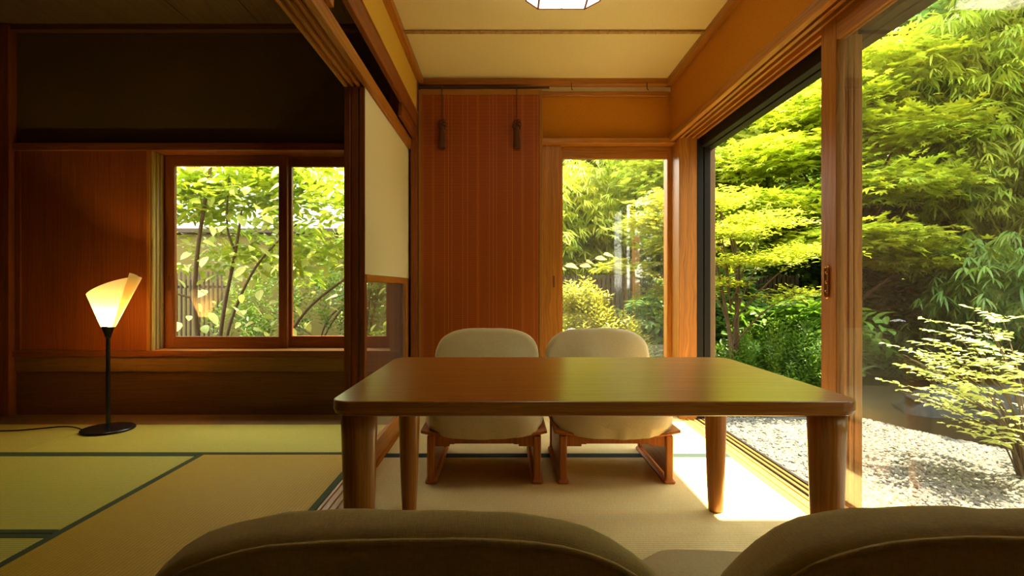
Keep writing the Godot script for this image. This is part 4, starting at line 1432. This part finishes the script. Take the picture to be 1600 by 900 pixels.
func plant_back() -> void:
	# yellow green shrub and hydrangea flowers under the glass door
	tree("azalea_bush", "yellow green small leaved bush outside the glass door in the end wall", "shrub", Vector3(0.80, GY, -5.0), [[Vector3(-0.05, 0.5, 0), Vector3(0.36, 0.36, 0.35), 330], [Vector3(0.28, 0.36, 0.1), Vector3(0.26, 0.34, 0.3), 200], [Vector3(-0.1, 0.85, 0), Vector3(0.24, 0.14, 0.25), 60]], "small", Color(0.36, 0.36, 0.06), 0.25, 0.5, 1.0, 1.5, 0.02)
	var hy := tree("hydrangea", "hydrangea with white flower heads in front of the yellow green bush", "shrub", Vector3(0.55, GY, -4.55), [[Vector3(0, 0.42, 0), Vector3(0.26, 0.26, 0.22), 40]], "broad", Color(0.26, 0.32, 0.06), 0.25, 0.7, 0.8, 1.1, 0.015)
	for p in [Vector3(0.0, 0.66, 0.15), Vector3(0.17, 0.62, 0.18), Vector3(0.06, 0.5, 0.26), Vector3(-0.05, 0.42, 0.26), Vector3(0.24, 0.52, 0.2)]:
		part(hy, "flower_head", flower(), M["petal"]).position = p
	# twig with large round leaves
	var tw := thing("leafy_twig", "thin twig with large pale round leaves crossing the glass door", "twig", Vector3(0.42, 1.02, -4.5))
	limb(tw, "stem", [Vector3(-0.35, -0.12, 0), Vector3(-0.1, 0.0, 0), Vector3(0.2, 0.04, 0), Vector3(0.42, 0.12, 0)], 0.005, 0.002)
	limb(tw, "stem", [Vector3(-0.35, -0.12, 0), Vector3(-0.40, -0.6, -0.02), Vector3(-0.38, -1.2, -0.03)], 0.006, 0.012)
	var lm := MB.new()
	add_leaf(lm, Vector3.ZERO, Vector3(1, 0, 0), Vector3.UP, 0.10, 0.07, 0.2, 0.15)
	var big := lm.mesh()
	var bm := leafy("twig leaf", lin(0.42, 0.42, 0.10), Color(1, 1, 0.7), 0.4)
	bm.vertex_color_use_as_albedo = false
	for q in [[0.08, 0.03, -0.4], [0.12, 0.02, 0.5], [0.2, 0.03, -0.5], [0.26, 0.06, 0.7], [0.33, 0.09, -0.3], [0.40, 0.12, 0.3], [0.02, 0.01, 0.6], [-0.06, -0.01, -0.3]]:
		var lf := part(tw, "leaf", big, bm)
		lf.transform = Transform3D(Basis(Vector3.UP, q[2]) * Basis(Vector3.RIGHT, 0.6), Vector3(q[0], q[1], 0))
	# dark picket fence
	var fe := thing("garden_fence", "dark weathered wooden picket fence behind the shrubs at the end wall", "fence", Vector3(0, GY, -6.3))
	var x := 0.3
	while x < 3.4:
		var b := MB.new()
		add_box(b, Vector3(x, 0, -0.012), Vector3(x + 0.038, 1.15 + rng.randf_range(-0.01, 0.01), 0.012), 0.003)
		part(fe, "picket", b, M["fence wood"])
		x += 0.052
	for y in [0.25, 0.95]:
		var b := MB.new()
		add_box(b, Vector3(0.3, y, -0.045), Vector3(3.4, y + 0.06, -0.013), 0.003)
		part(fe, "fence_rail", b, M["fence wood"])
	var po := MB.new()
	add_box(po, Vector3(1.48, -0.1, -0.02), Vector3(1.56, 1.6, 0.06), 0.004)
	part(fe, "fence_post", po, M["band board"])
	# maple spray at the right of the glass, bamboo grove behind
	tree("maple_tree", "young yellow green maple outside the glass door next to the corner post", "tree", Vector3(1.65, GY, -5.3), [[Vector3(-0.35, 1.2, 0), Vector3(0.28, 0.07, 0.3), 22], [Vector3(0.0, 1.4, 0.1), Vector3(0.35, 0.08, 0.35), 40], [Vector3(-0.15, 1.62, 0), Vector3(0.32, 0.08, 0.35), 30], [Vector3(0.05, 1.85, 0), Vector3(0.4, 0.1, 0.4), 40], [Vector3(0.0, 0.95, 0.1), Vector3(0.3, 0.07, 0.3), 20]], "maple", Color(0.38, 0.38, 0.06), 0.2, 0.4, 0.8, 1.1, 0.02)
	tree("camellia_bush", "dark leafy bush in front of the picket fence", "shrub", Vector3(1.75, GY, -5.8), [[Vector3(0, 0.5, 0), Vector3(0.5, 0.5, 0.35), 90]], "broad", Color(0.09, 0.18, 0.03), 0.3, 0.8, 0.8, 1.1, 0.02)
	bamboo("bamboo_clump", "bamboo grove filling the glass door, on the blind side", Vector3(0.75, GY, -7.4), 11, 0.5, 2.75, 0.7, 240, Color(0.42, 0.46, 0.06))
	bamboo("bamboo_clump", "bamboo grove filling the glass door, on the corner post side", Vector3(2.35, GY, -7.7), 11, 0.55, 3.0, 0.7, 240, Color(0.38, 0.46, 0.06))
	# neighbouring house with pale wall
	var h := thing("garden_house", "pale plaster house glimpsed through the bamboo", "house", Vector3(1.6, GY, -13.0))
	var wb := MB.new()
	add_box(wb, Vector3(-2.6, 0, -1.0), Vector3(2.6, 2.75, 0), 0.01)
	part(h, "wall", wb, M["house plaster"])
	var rb := MB.new()
	add_box(rb, Vector3(-3.0, 2.75, -1.4), Vector3(3.0, 2.95, 0.5), 0.01)
	part(h, "roof", rb, M["roof tile"])

func plant_left() -> void:
	# plaster garden wall and neighbour's tiled roof
	var w := thing("garden_wall", "olive plaster garden wall behind the trees at the wooden window", "wall", Vector3(-3.3, GY, -7.2))
	var b := MB.new()
	add_box(b, Vector3(-2.2, 0, -0.16), Vector3(2.9, 1.72, 0.0), 0.01)
	part(w, "wall_body", b, M["garden wall plaster"])
	b = MB.new()
	add_box(b, Vector3(-2.25, 1.72, -0.24), Vector3(2.95, 1.79, 0.08), 0.01)
	part(w, "coping", b, M["fence wood"])
	var h := thing("tiled_roof_house", "neighbouring house with a pale grey tiled roof above the garden wall", "house", Vector3(-4.2, GY, -10.5))
	b = MB.new()
	add_box(b, Vector3(-3.4, 0, -3.0), Vector3(3.2, 2.2, -0.4), 0.01)
	part(h, "wall", b, M["house plaster"])
	for r in 11:
		var rowb := MB.new()
		for k in 34:
			var x0 := -3.6 + 0.2 * k
			add_box(rowb, Vector3(x0, 0, 0), Vector3(x0 + 0.19, 0.03, 0.24), 0.008)
		var ro := part(h, "tile_row", rowb, M["roof tile"])
		ro.transform = Transform3D(Basis(Vector3.RIGHT, 0.42), Vector3(0, 2.2 + 0.088 * r, -0.0 - 0.195 * r))
	b = MB.new()
	add_box(b, Vector3(-3.6, 3.12, -2.5), Vector3(3.2, 3.26, -2.1), 0.03)
	part(h, "ridge", b, M["roof tile"])
	# slatted fence piece, bright gaps
	var fe := thing("garden_fence", "slatted bamboo fence at the lower corner of the wooden window", "fence", Vector3(-4.25, GY, -6.6))
	for i in 16:
		var p := MB.new()
		add_tube(p, [Vector3(i * 0.055, 0, 0), Vector3(i * 0.055, 1.2, 0)], [0.014], 8)
		part(fe, "picket", p, M["fence wood"])
	for y in [0.3, 1.0]:
		var p := MB.new()
		add_box(p, Vector3(-0.02, y, -0.04), Vector3(0.87, y + 0.035, -0.015), 0.003)
		part(fe, "fence_rail", p, M["fence wood"])
	# tree of several stems with large leaves
	var t := thing("broadleaf_tree", "many stemmed tree with large light green leaves outside the wooden window", "tree", Vector3(-2.75, GY, -5.2))
	var stems := [
		[[Vector3(-0.10, -0.1, 0), Vector3(-0.17, 0.7, 0.05), Vector3(-0.16, 1.3, 0.05), Vector3(-0.05, 2.2, 0.0)], 0.034],
		[[Vector3(0.0, -0.1, 0.05), Vector3(0.08, 0.7, 0.05), Vector3(0.18, 1.35, 0.0), Vector3(0.24, 1.75, 0.0)], 0.024],
		[[Vector3(0.03, -0.1, 0.02), Vector3(0.16, 0.6, 0.1), Vector3(0.42, 1.2, 0.1), Vector3(0.8, 1.6, 0.1)], 0.02],
		[[Vector3(0.35, -0.1, 0.0), Vector3(0.62, 0.4, 0.05), Vector3(0.95, 0.85, 0.1), Vector3(1.5, 1.25, 0.1)], 0.022],
		[[Vector3(0.18, 1.35, 0.0), Vector3(0.1, 1.6, 0.0), Vector3(0.12, 2.1, 0.0)], 0.014],
		[[Vector3(-0.17, 0.9, 0.05), Vector3(-0.4, 1.0, 0.1), Vector3(-0.6, 1.3, 0.1)], 0.012],
		[[Vector3(-0.2, -0.1, 0.1), Vector3(-0.35, 0.2, 0.1), Vector3(-0.62, 0.5, 0.1)], 0.016]]
	for s in stems:
		limb(t, "stem", s[0], s[1], s[1] * 0.4)
	var lm := MB.new()
	add_leaf(lm, Vector3.ZERO, Vector3(1, 0, 0), Vector3.UP, 0.13, 0.075, 0.2, 0.2)
	var big := lm.mesh()
	var kinds := []
	for k in 4:
		var m := leafy("window leaf %d" % k, lin([0.44, 0.36, 0.52, 0.30][k], [0.52, 0.48, 0.56, 0.44][k], [0.05, 0.04, 0.07, 0.05][k]), Color(1, 1, 0.65), 0.4)
		m.vertex_color_use_as_albedo = false
		kinds.append(m)
	for i in 300:
		var lf := MeshInstance3D.new()
		lf.name = "leaf"
		lf.mesh = big
		lf.material_override = kinds[rng.randi() % 4]
		var p := Vector3(rng.randf_range(-0.75, 1.6), 0.0, rng.randf_range(-0.35, 0.45))
		p.y = rng.randf_range(1.15, 2.35) if i < 215 else rng.randf_range(0.6, 1.3)
		var az := rng.randf() * TAU
		lf.transform = Transform3D((Basis(Vector3.UP, az) * Basis(Vector3.FORWARD, rng.randf_range(0.0, 0.8)) * Basis(Vector3.RIGHT, rng.randf_range(-0.6, 0.6))).scaled(Vector3.ONE * rng.randf_range(0.7, 1.25)), p)
		t.add_child(lf, true)
	var pads := [[Vector3(-0.4, 2.0, -0.2), Vector3(0.6, 0.45, 0.5), 130], [Vector3(0.5, 2.1, -0.2), Vector3(0.8, 0.4, 0.5), 170], [Vector3(1.3, 1.6, -0.1), Vector3(0.6, 0.5, 0.5), 70], [Vector3(0.3, 1.4, -0.3), Vector3(0.9, 0.35, 0.4), 70]]
	scatter(t, "foliage", "broad", pads_places(pads, 0.8, 0.9, 1.3), Color(0.40, 0.50, 0.05), 0.25)
	tree("understory_shrub", "leafy shrub low behind the stems at the wooden window", "shrub", Vector3(-2.2, GY, -6.2), [[Vector3(-0.6, 0.7, 0), Vector3(0.6, 0.5, 0.4), 80], [Vector3(0.5, 0.9, 0), Vector3(0.6, 0.5, 0.4), 70]], "small", Color(0.11, 0.19, 0.025), 0.3, 0.8, 1.3, 2.0, 0.015, "", 3)
	tree("understory_shrub", "slender shrub at the lattice door side of the wooden window", "shrub", Vector3(-1.55, GY, -6.0), [[Vector3(0.0, 0.95, 0), Vector3(0.3, 0.3, 0.3), 26], [Vector3(0.15, 1.4, 0), Vector3(0.45, 0.3, 0.3), 40], [Vector3(0.1, 0.5, 0), Vector3(0.25, 0.25, 0.25), 16]], "broad", Color(0.20, 0.30, 0.05), 0.3, 0.8, 0.7, 1.0, 0.012, "", 4)
